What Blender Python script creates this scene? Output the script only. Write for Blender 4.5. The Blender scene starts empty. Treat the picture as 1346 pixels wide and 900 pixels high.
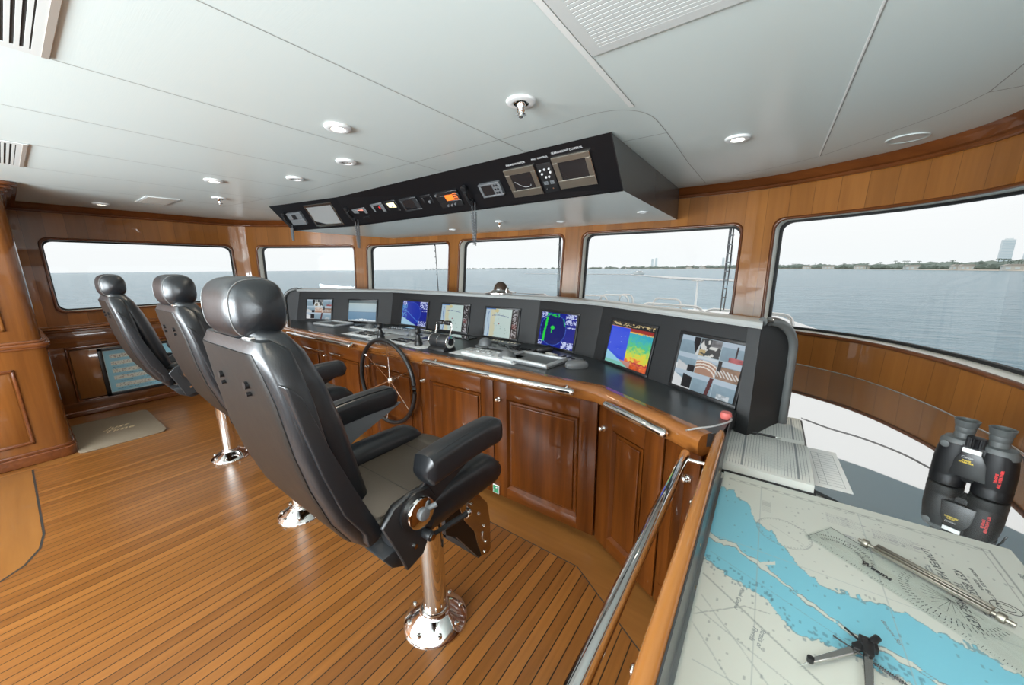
import bpy, bmesh, math, random
import numpy as np
from mathutils import Vector, Matrix
PI = math.pi
random.seed(7)
C = bpy.context.scene.collection
SC = bpy.context.scene

# ------------------------------------------------------------------ camera
F_PX = 470.0
PITCH = math.atan(97 / F_PX); ROLL = math.radians(0.5)
YAW = math.atan(344 / (F_PX / math.cos(PITCH)))
fwd = Vector((-math.sin(YAW) * math.cos(PITCH), math.cos(YAW) * math.cos(PITCH), -math.sin(PITCH)))
rt = Vector((math.cos(YAW), math.sin(YAW), 0)); up = rt.cross(fwd)
r2 = rt * math.cos(ROLL) - up * math.sin(ROLL); u2 = up * math.cos(ROLL) + rt * math.sin(ROLL)
cam = bpy.data.objects.new('camera', bpy.data.cameras.new('camera')); C.objects.link(cam)
cam.data.sensor_width = 36; cam.data.lens = F_PX * 36 / 1346; cam.data.clip_start = 0.02; cam.data.clip_end = 30000
M3 = Matrix((r2, u2, -fwd)).transposed().to_4x4(); M3.translation = (0, 0, 1.55)
cam.matrix_world = M3
SC.camera = cam

# ------------------------------------------------------------------ light and exposure
SC.view_settings.view_transform = 'Standard'; SC.view_settings.look = 'None'
SC.view_settings.gamma = 1; SC.view_settings.use_curve_mapping = False
SC.view_settings.exposure = 0.0
SC.cycles.use_denoising = True
SC.cycles.max_bounces = 9; SC.cycles.diffuse_bounces = 5; SC.cycles.glossy_bounces = 4
SC.cycles.transmission_bounces = 6; SC.cycles.transparent_max_bounces = 12
SC.cycles.caustics_reflective = False; SC.cycles.caustics_refractive = False
SC.cycles.sample_clamp_indirect = 6
W = bpy.data.worlds.new('sky'); SC.world = W; W.use_nodes = True
bg = W.node_tree.nodes['Background']
SKY_STRENGTH = 1.12
def area(name, loc, rot, sx, sy, power, col=(1, 1, 1), spread=PI):
    l = bpy.data.lights.new(name, 'AREA'); l.shape = 'RECTANGLE'; l.size = sx; l.size_y = sy
    l.energy = power; l.color = col; l.spread = spread
    o = bpy.data.objects.new(name, l); C.objects.link(o); o.location = loc; o.rotation_euler = rot
    return o
# added area lamps at unseen aft and starboard windows, tilted up as fill
area('aft_fill_lamp', (-3.55, -2.36, 1.45), (PI / 2 + .5, 0, 0), 1.9, 1.0, 200, (.86, .95, 1))
area('aft_fill_lamp', (-1.35, -2.36, 1.45), (PI / 2 + .5, 0, 0), 1.9, 1.0, 235, (.86, .95, 1))
area('starboard_fill_lamp', (.86, -.95, 1.5), (PI / 2 + 1.05, 0, PI / 2), 2.0, .75, 95, (.86, .95, 1))

# ------------------------------------------------------------------ materials
def lin(c):
    return tuple(((v / 255) / 12.92 if v / 255 <= .04045 else ((v / 255 + .055) / 1.055) ** 2.4) for v in c)
class NT:
    def __init__(s, name):
        s.m = bpy.data.materials.new(name); s.m.use_nodes = True; s.t = s.m.node_tree
        s.p = s.t.nodes['Principled BSDF']; s.out = s.t.nodes['Material Output']
    def n(s, kind, **kw):
        nd = s.t.nodes.new(kind)
        for k, v in kw.items():
            if k.startswith('i_'): nd.inputs[int(k[2:]) if k[2:].isdigit() else k[2:].replace('_', ' ')].default_value = v
            else: setattr(nd, k, v)
        return nd
    def l(s, a, b): s.t.links.new(a, b)
    def set(s, **kw):
        for k, v in kw.items():
            nm = k.replace('_', ' ')
            s.p.inputs[nm].default_value = (*v, 1) if isinstance(v, tuple) and len(v) == 3 else v
        return s
    def math(s, op, a, b=None, c=None):
        nd = s.n('ShaderNodeMath', operation=op)
        for i, v in enumerate((a, b, c)):
            if v is None: continue
            if isinstance(v, (int, float)): nd.inputs[i].default_value = v
            else: s.l(v, nd.inputs[i])
        return nd.outputs[0]
    def mix(s, f, a, b, blend='MIX'):
        nd = s.n('ShaderNodeMix', data_type='RGBA', blend_type=blend)
        for i, v in ((0, f), (6, a), (7, b)):
            if isinstance(v, (int, float)): nd.inputs[i].default_value = v
            elif isinstance(v, tuple): nd.inputs[i].default_value = (*v, 1)
            else: s.l(v, nd.inputs[i])
        return nd.outputs[2]
def plain(name, col, rough=.5, metal=0, spec=.5, coat=0, **kw):
    t = NT(name); t.set(Base_Color=col, Roughness=rough, Metallic=metal, Specular_IOR_Level=spec, Coat_Weight=coat, **kw)
    return t.m
def emis(name, col, st):
    t = NT(name); t.set(Base_Color=col, Emission_Color=col, Emission_Strength=st); return t.m
def wood(name, c1, c2, axis='Z', rough=.28, coat=.8, grain=1.0, uv=False, plank=0, contrast=1.0, rot=None, spec=.22):
    t = NT(name)
    co = t.n('ShaderNodeTexCoord').outputs['UV' if uv else 'Object']
    src = co
    if rot:
        mr = t.n('ShaderNodeMapping'); mr.inputs['Rotation'].default_value = rot; t.l(co, mr.inputs[0]); src = mr.outputs[0]
    mp = t.n('ShaderNodeMapping')
    sc = {'X': (1.2, 22, 22), 'Y': (22, 1.2, 22), 'Z': (22, 22, 1.2)}[axis]
    if uv: sc = (22, 1.2, 1)
    mp.inputs['Scale'].default_value = tuple(v * grain for v in sc)
    t.l(src, mp.inputs[0])
    n1 = t.n('ShaderNodeTexNoise', i_Scale=1.0, i_Detail=7.0, i_Roughness=.62, i_Distortion=.35); t.l(mp.outputs[0], n1.inputs[0])
    n2 = t.n('ShaderNodeTexNoise', i_Scale=.16, i_Detail=2.0); t.l(mp.outputs[0], n2.inputs[0])
    f = t.math('ADD', t.math('MULTIPLY', n1.outputs[0], .75), t.math('MULTIPLY', n2.outputs[0], .45))
    f = t.math('MULTIPLY_ADD', f, 1.9 * contrast, .5 - .6 * 1.9 * contrast)
    nd = t.n('ShaderNodeClamp'); t.l(f, nd.inputs[0])
    col = t.mix(nd.outputs[0], c1, c2)
    if plank:
        sx = t.n('ShaderNodeSeparateXYZ'); t.l(src, sx.inputs[0])
        q = t.math('DIVIDE', sx.outputs[0], plank)
        fr = t.math('FRACT', q); ix = t.math('FLOOR', q)
        wn = t.n('ShaderNodeTexWhiteNoise', noise_dimensions='1D'); t.l(ix, wn.inputs['W'])
        col = t.mix(1.0, col, t.mix(wn.outputs[0], (.78, .76, .74), (1.12, 1.12, 1.12)), 'MULTIPLY')
        line = t.math('LESS_THAN', fr, .022)
        col = t.mix(t.math('MULTIPLY', line, .45), col, (.03, .012, .005))
    t.l(col, t.p.inputs['Base Color'])
    t.set(Roughness=rough, Coat_Weight=coat, Coat_Roughness=.035, Specular_IOR_Level=spec)
    return t.m
def deck(name):
    t = NT(name)
    co = t.n('ShaderNodeTexCoord').outputs['Object']
    sx = t.n('ShaderNodeSeparateXYZ'); t.l(co, sx.inputs[0])
    q = t.math('DIVIDE', sx.outputs[0], .0525); fr = t.math('FRACT', q); ix = t.math('FLOOR', q)
    wn = t.n('ShaderNodeTexWhiteNoise', noise_dimensions='1D'); t.l(ix, wn.inputs['W'])
    mp = t.n('ShaderNodeMapping'); mp.inputs['Scale'].default_value = (45, 1.6, 1); t.l(co, mp.inputs[0])
    n1 = t.n('ShaderNodeTexNoise', i_Scale=1.0, i_Detail=6.0, i_Roughness=.6); t.l(mp.outputs[0], n1.inputs[0])
    col = t.mix(n1.outputs[0], (.155, .057, .012), (.30, .118, .026))
    col = t.mix(1.0, col, t.mix(wn.outputs[0], (.74, .70, .66), (1.12, 1.12, 1.12)), 'MULTIPLY')
    line = t.math('LESS_THAN', fr, .085)
    col = t.mix(line, col, (.012, .008, .006))
    t.l(col, t.p.inputs['Base Color'])
    t.set(Roughness=.30, Specular_IOR_Level=.45, Coat_Weight=.12, Coat_Roughness=.2)
    b = t.n('ShaderNodeBump', i_Strength=.25, i_Distance=.002, invert=True); t.l(line, b.inputs['Height']); t.l(b.outputs[0], t.p.inputs['Normal'])
    return t.m
def leather(name, col, rough=.36, spec=.52):
    t = NT(name); t.set(Base_Color=col, Roughness=rough, Specular_IOR_Level=spec)
    co = t.n('ShaderNodeTexCoord').outputs['Object']
    v = t.n('ShaderNodeTexVoronoi', i_Scale=330.0); t.l(co, v.inputs[0])
    n1 = t.n('ShaderNodeTexNoise', i_Scale=14.0, i_Detail=3.0); t.l(co, n1.inputs[0])
    h = t.math('ADD', t.math('MULTIPLY', v.outputs[0], .25), t.math('MULTIPLY', n1.outputs[0], 2.2))
    b = t.n('ShaderNodeBump', i_Strength=.22, i_Distance=.0022); t.l(h, b.inputs['Height']); t.l(b.outputs[0], t.p.inputs['Normal'])
    return t.m
def glass_mat(name, tint=(1, 1, 1), refl=1.0):
    t = NT(name)
    tr = t.n('ShaderNodeBsdfTransparent'); tr.inputs[0].default_value = (*tint, 1)
    gl = t.n('ShaderNodeBsdfGlossy'); gl.inputs['Roughness'].default_value = .01
    lw = t.n('ShaderNodeFresnel'); lw.inputs[0].default_value = 1.45
    mx = t.n('ShaderNodeMixShader'); t.l(t.math('MULTIPLY', lw.outputs[0], refl), mx.inputs[0]); t.l(tr.outputs[0], mx.inputs[1]); t.l(gl.outputs[0], mx.inputs[2])
    t.l(mx.outputs[0], t.out.inputs[0]); return t.m
def attr_mat(name, emit=0.0, rough=.4, spec=.5, coat=0):
    t = NT(name)
    a = t.n('ShaderNodeAttribute', attribute_name='paint')
    if emit:
        t.set(Base_Color=(.01, .01, .01), Roughness=.12); t.l(a.outputs[0], t.p.inputs['Emission Color']); t.p.inputs['Emission Strength'].default_value = emit
    else:
        t.l(a.outputs[0], t.p.inputs['Base Color']); t.set(Roughness=rough, Specular_IOR_Level=spec, Coat_Weight=coat)
    return t.m

MAT = {}
MAT['wall'] = wood('veneer_wall', (.21, .074, .016), (.37, .148, .034), uv=True, plank=.1435, rough=.3, coat=.9, contrast=.7)
MAT['wallplain'] = wood('veneer_pillar', (.21, .072, .015), (.36, .142, .032), 'Z', rough=.3, coat=.9, contrast=.7)
MAT['dark'] = wood('mahogany_trim', (.075, .02, .007), (.19, .058, .016), 'X', rough=.22, coat=1)
MAT['darky'] = wood('mahogany_trim_fore_aft', (.085, .024, .008), (.22, .07, .018), 'Y', rough=.22, coat=1)
MAT['wains'] = wood('wainscot_wood', (.10, .030, .006), (.27, .095, .02), 'Y', rough=.3, coat=.7)
MAT['wainsz'] = wood('wainscot_stile_wood', (.085, .025, .005), (.22, .075, .016), 'Z', rough=.3, coat=.7)
MAT['crown'] = wood('crown_wood', (.075, .020, .005), (.18, .055, .013), 'X', rough=.3, coat=.45, grain=.4)
MAT['cab'] = wood('cabinet_wood', (.040, .0085, .001), (.145, .040, .0052), 'Z', rough=.32, coat=.35, contrast=1.3)
MAT['cabx'] = wood('cabinet_rail_wood', (.062, .0145, .002), (.155, .044, .006), 'X', rough=.3, coat=.5)
MAT['cabdark'] = wood('cabinet_groove_wood', (.03, .008, .002), (.06, .018, .005), 'Z', rough=.3, coat=.5)
MAT['burl'] = wood('locker_wood', (.085, .026, .006), (.24, .085, .018), 'Z', rough=.25, coat=1, grain=.5)
MAT['nose'] = wood('edge_wood', (.20, .066, .014), (.34, .125, .027), 'X', rough=.25, coat=1)
MAT['nosey'] = wood('edge_wood_fore_aft', (.26, .095, .022), (.44, .18, .045), 'Y', rough=.25, coat=1)
MAT['margin'] = wood('margin_board', (.185, .072, .017), (.28, .118, .030), 'X', rough=.32, coat=.15, grain=.8)
MAT['margin_y'] = wood('margin_board_fore_aft', (.185, .072, .017), (.28, .118, .030), 'Y', rough=.32, coat=.15, grain=.8)
MAT['deck'] = deck('teak_deck')
MAT['leather'] = leather('black_leather', (.013, .0145, .017), .33, .6)
MAT['leather_pad'] = leather('seat_leather', (.045, .036, .026), .40)  # warm reflection on black leather put into this brown base colour
MAT['hide'] = leather('floor_tint_leather', (.0095, .0075, .006), .46, .34)  # black leather, brown reflection of floor and wood put into the colour
MAT['piping'] = plain('piping', (.16, .16, .155), .4)
MAT['chrome'] = plain('chrome', (.86, .85, .83), .06, 1)
MAT['darkchrome'] = plain('dark_chrome', (.50, .43, .37), .14, 1)
MAT['steel'] = plain('brushed_steel', (.62, .61, .59), .22, 1)
MAT['alu'] = plain('warm_aluminium', (.36, .335, .285), .42, 1)
MAT['blackmetal'] = plain('black_metal', (.020, .021, .023), .42)
MAT['greymetal'] = plain('grey_metal', (.13, .14, .15), .45)
MAT['black'] = plain('black_plastic', (.012, .012, .013), .35)
MAT['gasket'] = plain('rubber_gasket', (.006, .006, .006), .6)
MAT['dash'] = plain('dash_vinyl', (.010, .0105, .0115), .5)
MAT['ledge'] = plain('console_ledge', (.36, .37, .365), .25)  # paler than the dash top: sky reflection put into the colour
MAT['dashtop'] = plain('dash_top', (.10, .105, .105), .24)
MAT['work'] = plain('worktop', (.040, .043, .045), .30)
MAT['panel'] = plain('overhead_panel', (.005, .005, .006), .35, 0, .3)
MAT['bezel'] = plain('bezel', (.010, .010, .011), .3)
MAT['screen_off'] = plain('screen_off', (.016, .015, .016), .12)
MAT['greyplastic'] = plain('grey_plastic', (.12, .125, .13), .42)
MAT['midgrey'] = plain('mid_grey_panel', (.58, .60, .61), .38)
MAT['silver'] = plain('silver_plastic', (.46, .48, .49), .35, .3)
MAT['white'] = plain('white_paint', (.80, .81, .80), .4)
MAT['cream'] = plain('cream_plastic', (.62, .58, .47), .45)
MAT['reveal'] = plain('cream_reveal', (.92, .88, .78), .35)
MAT['paper'] = plain('paper', (.62, .63, .60), .6)
MAT['ink'] = plain('ink', (.03, .03, .035), .6)
MAT['inklight'] = plain('faint_ink', (.22, .24, .25), .6)
MAT['yellow'] = plain('yellow_print', (.75, .55, .06), .5)
MAT['red'] = plain('red_print', (.62, .03, .03), .5)
MAT['green'] = plain('green_sign', (.03, .22, .10), .4)
MAT['gold'] = plain('gold_thread', (.62, .48, .28), .4)
MAT['pink'] = plain('pink_rubber', (.65, .15, .13), .5)
MAT['label'] = plain('white_legend', (.6, .6, .6), .5)
MAT['glass'] = glass_mat('window_glass', refl=.8)
t = NT('acrylic'); tr_ = t.n('ShaderNodeBsdfTransparent'); tr_.inputs[0].default_value = (.965, .98, .975, 1); gl_ = t.n('ShaderNodeBsdfGlossy'); gl_.inputs['Roughness'].default_value = .05
mx_ = t.n('ShaderNodeMixShader', i_0=.04); t.l(tr_.outputs[0], mx_.inputs[1]); t.l(gl_.outputs[0], mx_.inputs[2]); t.l(mx_.outputs[0], t.out.inputs[0]); MAT['acrylic'] = t.m
MAT['rubber'] = plain('binocular_rubber', (.006, .006, .007), .45, 0, .3)
MAT['inkmid'] = plain('grey_ink', (.09, .095, .10), .6)
MAT['greyrubber'] = plain('grey_rubber', (.075, .08, .08), .5)
MAT['gloss_table'] = plain('gloss_table', (.74, .75, .745), .02, .95, .5, 0)
t = NT('ceiling_panel'); t.set(Base_Color=(.69, .76, .735), Roughness=.30, Specular_IOR_Level=.3)
co = t.n('ShaderNodeTexCoord').outputs['Object']; mp = t.n('ShaderNodeMapping'); mp.inputs['Scale'].default_value = (3, 90, 1); t.l(co, mp.inputs[0])
nz = t.n('ShaderNodeTexNoise', i_Scale=3.0, i_Detail=4.0); t.l(mp.outputs[0], nz.inputs[0])
b = t.n('ShaderNodeBump', i_Strength=.06, i_Distance=.002); t.l(nz.outputs[0], b.inputs['Height']); t.l(b.outputs[0], t.p.inputs['Normal'])
MAT['ceiling'] = t.m
MAT['seam'] = plain('ceiling_joint', (.33, .34, .32), .6)
MAT['seamlight'] = plain('ceiling_joint_bead', (.86, .87, .84), .4)
MAT['ventdark'] = plain('vent_cavity', (.02, .018, .016), .7)
MAT['ventgrey'] = plain('vent_frame', (.66, .68, .66), .4)
MAT['taupe'] = plain('vent_bevel', (.33, .29, .25), .5)
MAT['lamp'] = emis('lamp_glow', (1, .93, .78), 9)
MAT['lampoff'] = plain('lamp_off', (.5, .5, .49), .2, .6)
t = NT('mat_pile'); t.set(Base_Color=(.19, .15, .105), Roughness=.8)
nz = t.n('ShaderNodeTexNoise', i_Scale=260.0); b = t.n('ShaderNodeBump', i_Strength=.5, i_Distance=.003); t.l(nz.outputs[0], b.inputs['Height']); t.l(b.outputs[0], t.p.inputs['Normal'])
MAT['mat'] = t.m
MAT['paint'] = attr_mat('printed_matter', 0, .45, .4)
MAT['screen'] = attr_mat('screen_image', .95)

# sky
t = W.node_tree
tc = t.nodes.new('ShaderNodeTexCoord'); sp = t.nodes.new('ShaderNodeSeparateXYZ'); t.links.new(tc.outputs['Generated'], sp.inputs[0])
rp = t.nodes.new('ShaderNodeValToRGB'); t.links.new(sp.outputs[2], rp.inputs[0])
rp.color_ramp.elements[0].position = 0.0; rp.color_ramp.elements[0].color = (.84, .88, .89, 1)
rp.color_ramp.elements[1].position = .30; rp.color_ramp.elements[1].color = (.97, .975, .97, 1)
e = rp.color_ramp.elements.new(.05); e.color = (.86, .89, .895, 1)
t.links.new(rp.outputs[0], bg.inputs[0]); bg.inputs[1].default_value = SKY_STRENGTH

# ------------------------------------------------------------------ mesh helpers
def merge(dst, src, M=None, mi=0):
    if M is not None: src.transform(M)
    vm = [dst.verts.new(v.co) for v in src.verts]
    src.verts.index_update()
    for f in src.faces:
        try:
            nf = dst.faces.new([vm[v.index] for v in f.verts]); nf.material_index = mi
        except ValueError: pass
    src.free()
def box(bm, lo, hi, r=0, seg=2, M=None, mi=0):
    b = bmesh.new(); bmesh.ops.create_cube(b, size=1)
    s = [hi[i] - lo[i] for i in range(3)]; c = [(hi[i] + lo[i]) / 2 for i in range(3)]
    for v in b.verts: v.co = Vector((v.co.x * s[0] + c[0], v.co.y * s[1] + c[1], v.co.z * s[2] + c[2]))
    if r > 0:
        r = min(r, min(abs(x) for x in s) * .49)
        bmesh.ops.bevel(b, geom=list(b.edges), offset=r, segments=seg, profile=.5, affect='EDGES')
    merge(bm, b, M, mi)
def prism(bm, poly, z0, z1, r=0, seg=2, M=None, mi=0, sideonly=False):
    b = bmesh.new()
    f = b.faces.new([b.verts.new((p[0], p[1], z0)) for p in poly])
    g = bmesh.ops.extrude_face_region(b, geom=[f])
    bmesh.ops.translate(b, verts=[v for v in g['geom'] if isinstance(v, bmesh.types.BMVert)], vec=(0, 0, z1 - z0))
    bmesh.ops.recalc_face_normals(b, faces=b.faces)
    if r > 0:
        ed = list(b.edges) if not sideonly else [e for e in b.edges if abs(e.verts[0].co.z - e.verts[1].co.z) < 1e-6]
        bmesh.ops.bevel(b, geom=ed, offset=r, segments=seg, profile=.5, affect='EDGES', clamp_overlap=True)
    merge(bm, b, M, mi)
YZ = Matrix(((0, 0, 1, 0), (1, 0, 0, 0), (0, 1, 0, 0), (0, 0, 0, 1)))      # poly (y,z) extruded along x
XZ = Matrix(((1, 0, 0, 0), (0, 0, 1, 0), (0, 1, 0, 0), (0, 0, 0, 1)))      # poly (x,z) extruded along y
def lathe(bm, prof, n=32, M=None, mi=0, cap=True):
    b = bmesh.new(); rings = []
    for r, z in prof:
        if r < 1e-6: rings.append([b.verts.new((0, 0, z))])
        else: rings.append([b.verts.new((r * math.cos(2 * PI * i / n), r * math.sin(2 * PI * i / n), z)) for i in range(n)])
    for a, c in zip(rings, rings[1:]):
        for i in range(n):
            j = (i + 1) % n
            if len(a) == 1 and len(c) > 1: b.faces.new((a[0], c[j], c[i]))
            elif len(c) == 1 and len(a) > 1: b.faces.new((a[i], a[j], c[0]))
            elif len(a) > 1: b.faces.new((a[i], a[j], c[j], c[i]))
    if cap:
        for rg in (rings[0], rings[-1]):
            if len(rg) > 1: b.faces.new(rg)
    bmesh.ops.recalc_face_normals(b, faces=b.faces)
    merge(bm, b, M, mi)
def frame(d, upv=Vector((0, 0, 1))):
    d = d.normalized()
    a = d.cross(upv)
    if a.length < 1e-4: a = d.cross(Vector((1, 0, 0)))
    a.normalize(); return a, a.cross(d).normalized()
def axis_m(p0, p1):
    p0, p1 = Vector(p0), Vector(p1); d = (p1 - p0).normalized(); a, c = frame(d)
    m = Matrix((a, c, d)).transposed()
    if m.determinant() < 0: m = Matrix((c, a, d)).transposed()
    m = m.to_4x4(); m.translation = p0; return m
def cyl(bm, p0, p1, r, r1=None, n=20, mi=0, bev=0):
    L = (Vector(p1) - Vector(p0)).length; r1 = r if r1 is None else r1
    pr = [(r, 0), (r1, L)] if not bev else [(r - bev, 0), (r - bev * .3, bev * .3), (r, bev), (r1, L - bev), (r1 - bev * .3, L - bev * .3), (r1 - bev, L)]
    lathe(bm, pr, n, axis_m(p0, p1), mi)
def tube(bm, pts, r, n=10, closed=False, mi=0):
    pts = [Vector(p) for p in pts]; N = len(pts); b = bmesh.new(); rings = []
    rr = r if isinstance(r, (list, tuple)) else [r] * N
    prev = None
    for i, p in enumerate(pts):
        if closed: d = pts[(i + 1) % N] - pts[i - 1]
        else: d = pts[min(i + 1, N - 1)] - pts[max(i - 1, 0)]
        d.normalize()
        if prev is None: a, c = frame(d)
        else:
            a = (prev - d * prev.dot(d)); a = a.normalized() if a.length > 1e-6 else frame(d)[0]
            c = d.cross(a)
        prev = a
        rings.append([b.verts.new(p + (a * math.cos(2 * PI * k / n) + c * math.sin(2 * PI * k / n)) * rr[i]) for k in range(n)])
    for i in range(N if closed else N - 1):
        A, B = rings[i], rings[(i + 1) % N]
        off = 0
        if closed and i == N - 1:
            off = min(range(n), key=lambda o: sum((A[k].co - B[(k + o) % n].co).length for k in range(n)))
        for k in range(n): b.faces.new((A[k], A[(k + 1) % n], B[(k + 1 + off) % n], B[(k + off) % n]))
    if not closed: b.faces.new(rings[0]); b.faces.new(rings[-1])
    bmesh.ops.recalc_face_normals(b, faces=b.faces)
    merge(bm, b, None, mi)
def loft(bm, rings, mi=0, M=None, caps=True):
    b = bmesh.new(); R = [[b.verts.new(Vector(p)) for p in rg] for rg in rings]; n = len(R[0])
    for A, B in zip(R, R[1:]):
        for k in range(n): b.faces.new((A[k], A[(k + 1) % n], B[(k + 1) % n], B[k]))
    if caps: b.faces.new(R[0]); b.faces.new(R[-1])
    bmesh.ops.recalc_face_normals(b, faces=b.faces)
    merge(bm, b, M, mi)
def sup(rx, ry, p=2.6, n=28, cx=0, cy=0):
    o = []
    for k in range(n):
        a = 2 * PI * k / n; c, s = math.cos(a), math.sin(a)
        o.append((cx + rx * math.copysign(abs(c) ** (2 / p), c), cy + ry * math.copysign(abs(s) ** (2 / p), s)))
    return o
def blob(bm, c, r, p=2.4, n=28, m=14, M=None, mi=0):      # superellipsoid
    rings = []
    for j in range(m + 1):
        ph = -PI / 2 + PI * j / m
        z = math.copysign(abs(math.sin(ph)) ** (2 / p), math.sin(ph)); q = max(abs(math.cos(ph)) ** (2 / p), .02)
        rings.append([(c[0] + x * q, c[1] + y * q, c[2] + z * r[2]) for x, y in sup(r[0], r[1], p, n)])
    loft(bm, rings, mi, M)
def quad(bm, pts, mi=0):
    f = bm.faces.new([bm.verts.new(p) for p in pts]); f.material_index = mi
def tag(o, label=None, cat=None, group=None, kind=None):
    if label: o['label'] = label
    if cat: o['category'] = cat
    if group: o['group'] = group
    if kind: o['kind'] = kind
    return o
SPLIT = {'knobs', 'headrest_posts', 'back_screws', 'bolts', 'end_ring', 'end_cap', 'door_rails', 'footrest_bracket', 'end_panel', 'studs', 'footrest_studs', 'windows', 'seam', 'lever_end'}
SING = {'knobs': 'knob', 'headrest_posts': 'headrest_post', 'back_screws': 'back_screw', 'bolts': 'bolt', 'door_rails': 'door_rail', 'studs': 'stud', 'footrest_studs': 'footrest_stud', 'windows': 'window'}
def obj(name, bm, mat, parent=None, label=None, ang=38, flat=False):
    if name in SPLIT:
        bm.verts.ensure_lookup_table(); bm.verts.index_update(); seen = set(); groups = []
        for v in bm.verts:
            if v.index in seen: continue
            st, grp = [v], []; seen.add(v.index)
            while st:
                a = st.pop(); grp.append(a)
                for e in a.link_edges:
                    b_ = e.other_vert(a)
                    if b_.index not in seen: seen.add(b_.index); st.append(b_)
            groups.append({x.index for x in grp})
        if len(groups) > 1:
            res = None
            for gset in groups:
                nb = bmesh.new(); mp_ = {}
                for f in bm.faces:
                    if f.verts[0].index in gset:
                        vs_ = []
                        for v in f.verts:
                            if v.index not in mp_: mp_[v.index] = nb.verts.new(v.co)
                            vs_.append(mp_[v.index])
                        nb.faces.new(vs_)
                res = obj1(SING.get(name, name), nb, mat, parent, label, ang, flat)
            bm.free(); return res
        name = SING.get(name, name)
    return obj1(name, bm, mat, parent, label, ang, flat)
def obj1(name, bm, mat, parent=None, label=None, ang=38, flat=False):
    me = bpy.data.meshes.new(name); bm.to_mesh(me); bm.free()
    for m in (mat if isinstance(mat, (list, tuple)) else [mat]): me.materials.append(MAT[m] if isinstance(m, str) else m)
    if not flat:
        me.polygons.foreach_set('use_smooth', [True] * len(me.polygons))
        me.set_sharp_from_angle(angle=math.radians(ang))
    o = bpy.data.objects.new(name, me); C.objects.link(o)
    if parent: o.parent = parent
    if label: o['label'] = label
    return o
def thing(name, label, cat, loc=(0, 0, 0), rotz=0, group=None, rot=None):
    o = bpy.data.objects.new(name, None); C.objects.link(o); o.empty_display_size = .1
    o.location = loc; o.rotation_euler = rot if rot else (0, 0, rotz)
    return tag(o, label, cat, group)
def dup(root, loc=None, rotz=None, label=None, group=None):
    def cp(o, par):
        c = o.copy(); C.objects.link(c); c.parent = par
        for ch in list(kids.get(o.name, [])): cp(ch, c)
        return c
    kids = {}
    for o in list(C.objects):
        if o.parent: kids.setdefault(o.parent.name, []).append(o)
    r = cp(root, None)
    if loc is not None: r.location = loc
    if rotz is not None: r.rotation_euler = (0, 0, rotz)
    if label: r['label'] = label
    if group: r['group'] = group
    return r
def B(): return bmesh.new()
def struct(name, bm, mat, **kw):
    o = obj(name, bm, mat, **kw); o['kind'] = 'structure'; return o
def text(name, body, mat, size, M, parent, bold=0.0, shear=0, align='CENTER', thick=.0003, space=1.0):
    cu = bpy.data.curves.new(name, 'FONT'); cu.body = body; cu.size = size; cu.align_x = align; cu.align_y = 'CENTER'
    cu.extrude = thick; cu.offset = bold; cu.shear = shear; cu.space_character = space; cu.resolution_u = 2
    tmp = bpy.data.objects.new(name, cu); C.objects.link(tmp)
    me = bpy.data.meshes.new_from_object(tmp.evaluated_get(bpy.context.evaluated_depsgraph_get()))
    bpy.data.objects.remove(tmp); bpy.data.curves.remove(cu)
    me.transform(M); me.materials.clear(); me.materials.append(MAT[mat]); me.name = name
    o = bpy.data.objects.new(name, me); C.objects.link(o); o.parent = parent
    return o
def painted(name, w, h, img, mat, parent, M=None, flip=False):
    """a w x h sheet whose vertices carry the colours of img (rows from the bottom up)"""
    ny, nx = img.shape[:2]
    X, Y = np.meshgrid(np.linspace(-w / 2, w / 2, nx), np.linspace(-h / 2, h / 2, ny))
    co = np.zeros((nx * ny, 3), np.float32); co[:, 0] = X.ravel(); co[:, 1] = Y.ravel()
    i = np.arange(nx * ny).reshape(ny, nx)
    f = np.stack([i[:-1, :-1], i[:-1, 1:], i[1:, 1:], i[1:, :-1]], -1).reshape(-1, 4)
    me = bpy.data.meshes.new(name); me.vertices.add(len(co)); me.vertices.foreach_set('co', co.ravel())
    me.loops.add(f.size); me.loops.foreach_set('vertex_index', f.ravel().astype(np.int32))
    me.polygons.add(len(f)); me.polygons.foreach_set('loop_start', np.arange(0, f.size, 4, dtype=np.int32))
    me.update(calc_edges=True)
    a = me.attributes.new('paint', 'FLOAT_COLOR', 'POINT')
    c = np.ones((nx * ny, 4), np.float32); c[:, :3] = img.reshape(-1, 3); a.data.foreach_set('color', c.ravel())
    me.materials.append(MAT[mat])
    if M is not None: me.transform(M)
    o = bpy.data.objects.new(name, me); C.objects.link(o); o.parent = parent
    return o
def L3(*c): return np.array(lin(c))
def catmull(P, n):
    P = [np.array(p, float) for p in P]; P = [2 * P[0] - P[1]] + P + [2 * P[-1] - P[-2]]; out = []
    for i in range(1, len(P) - 2):
        p0, p1, p2, p3 = P[i - 1:i + 3]
        for k in range(n):
            t_ = k / n
            out.append(.5 * ((2 * p1) + (-p0 + p2) * t_ + (2 * p0 - 5 * p1 + 4 * p2 - p3) * t_ ** 2 + (-p0 + 3 * p1 - 3 * p2 + p3) * t_ ** 3))
    out.append(P[-2]); return out

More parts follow.
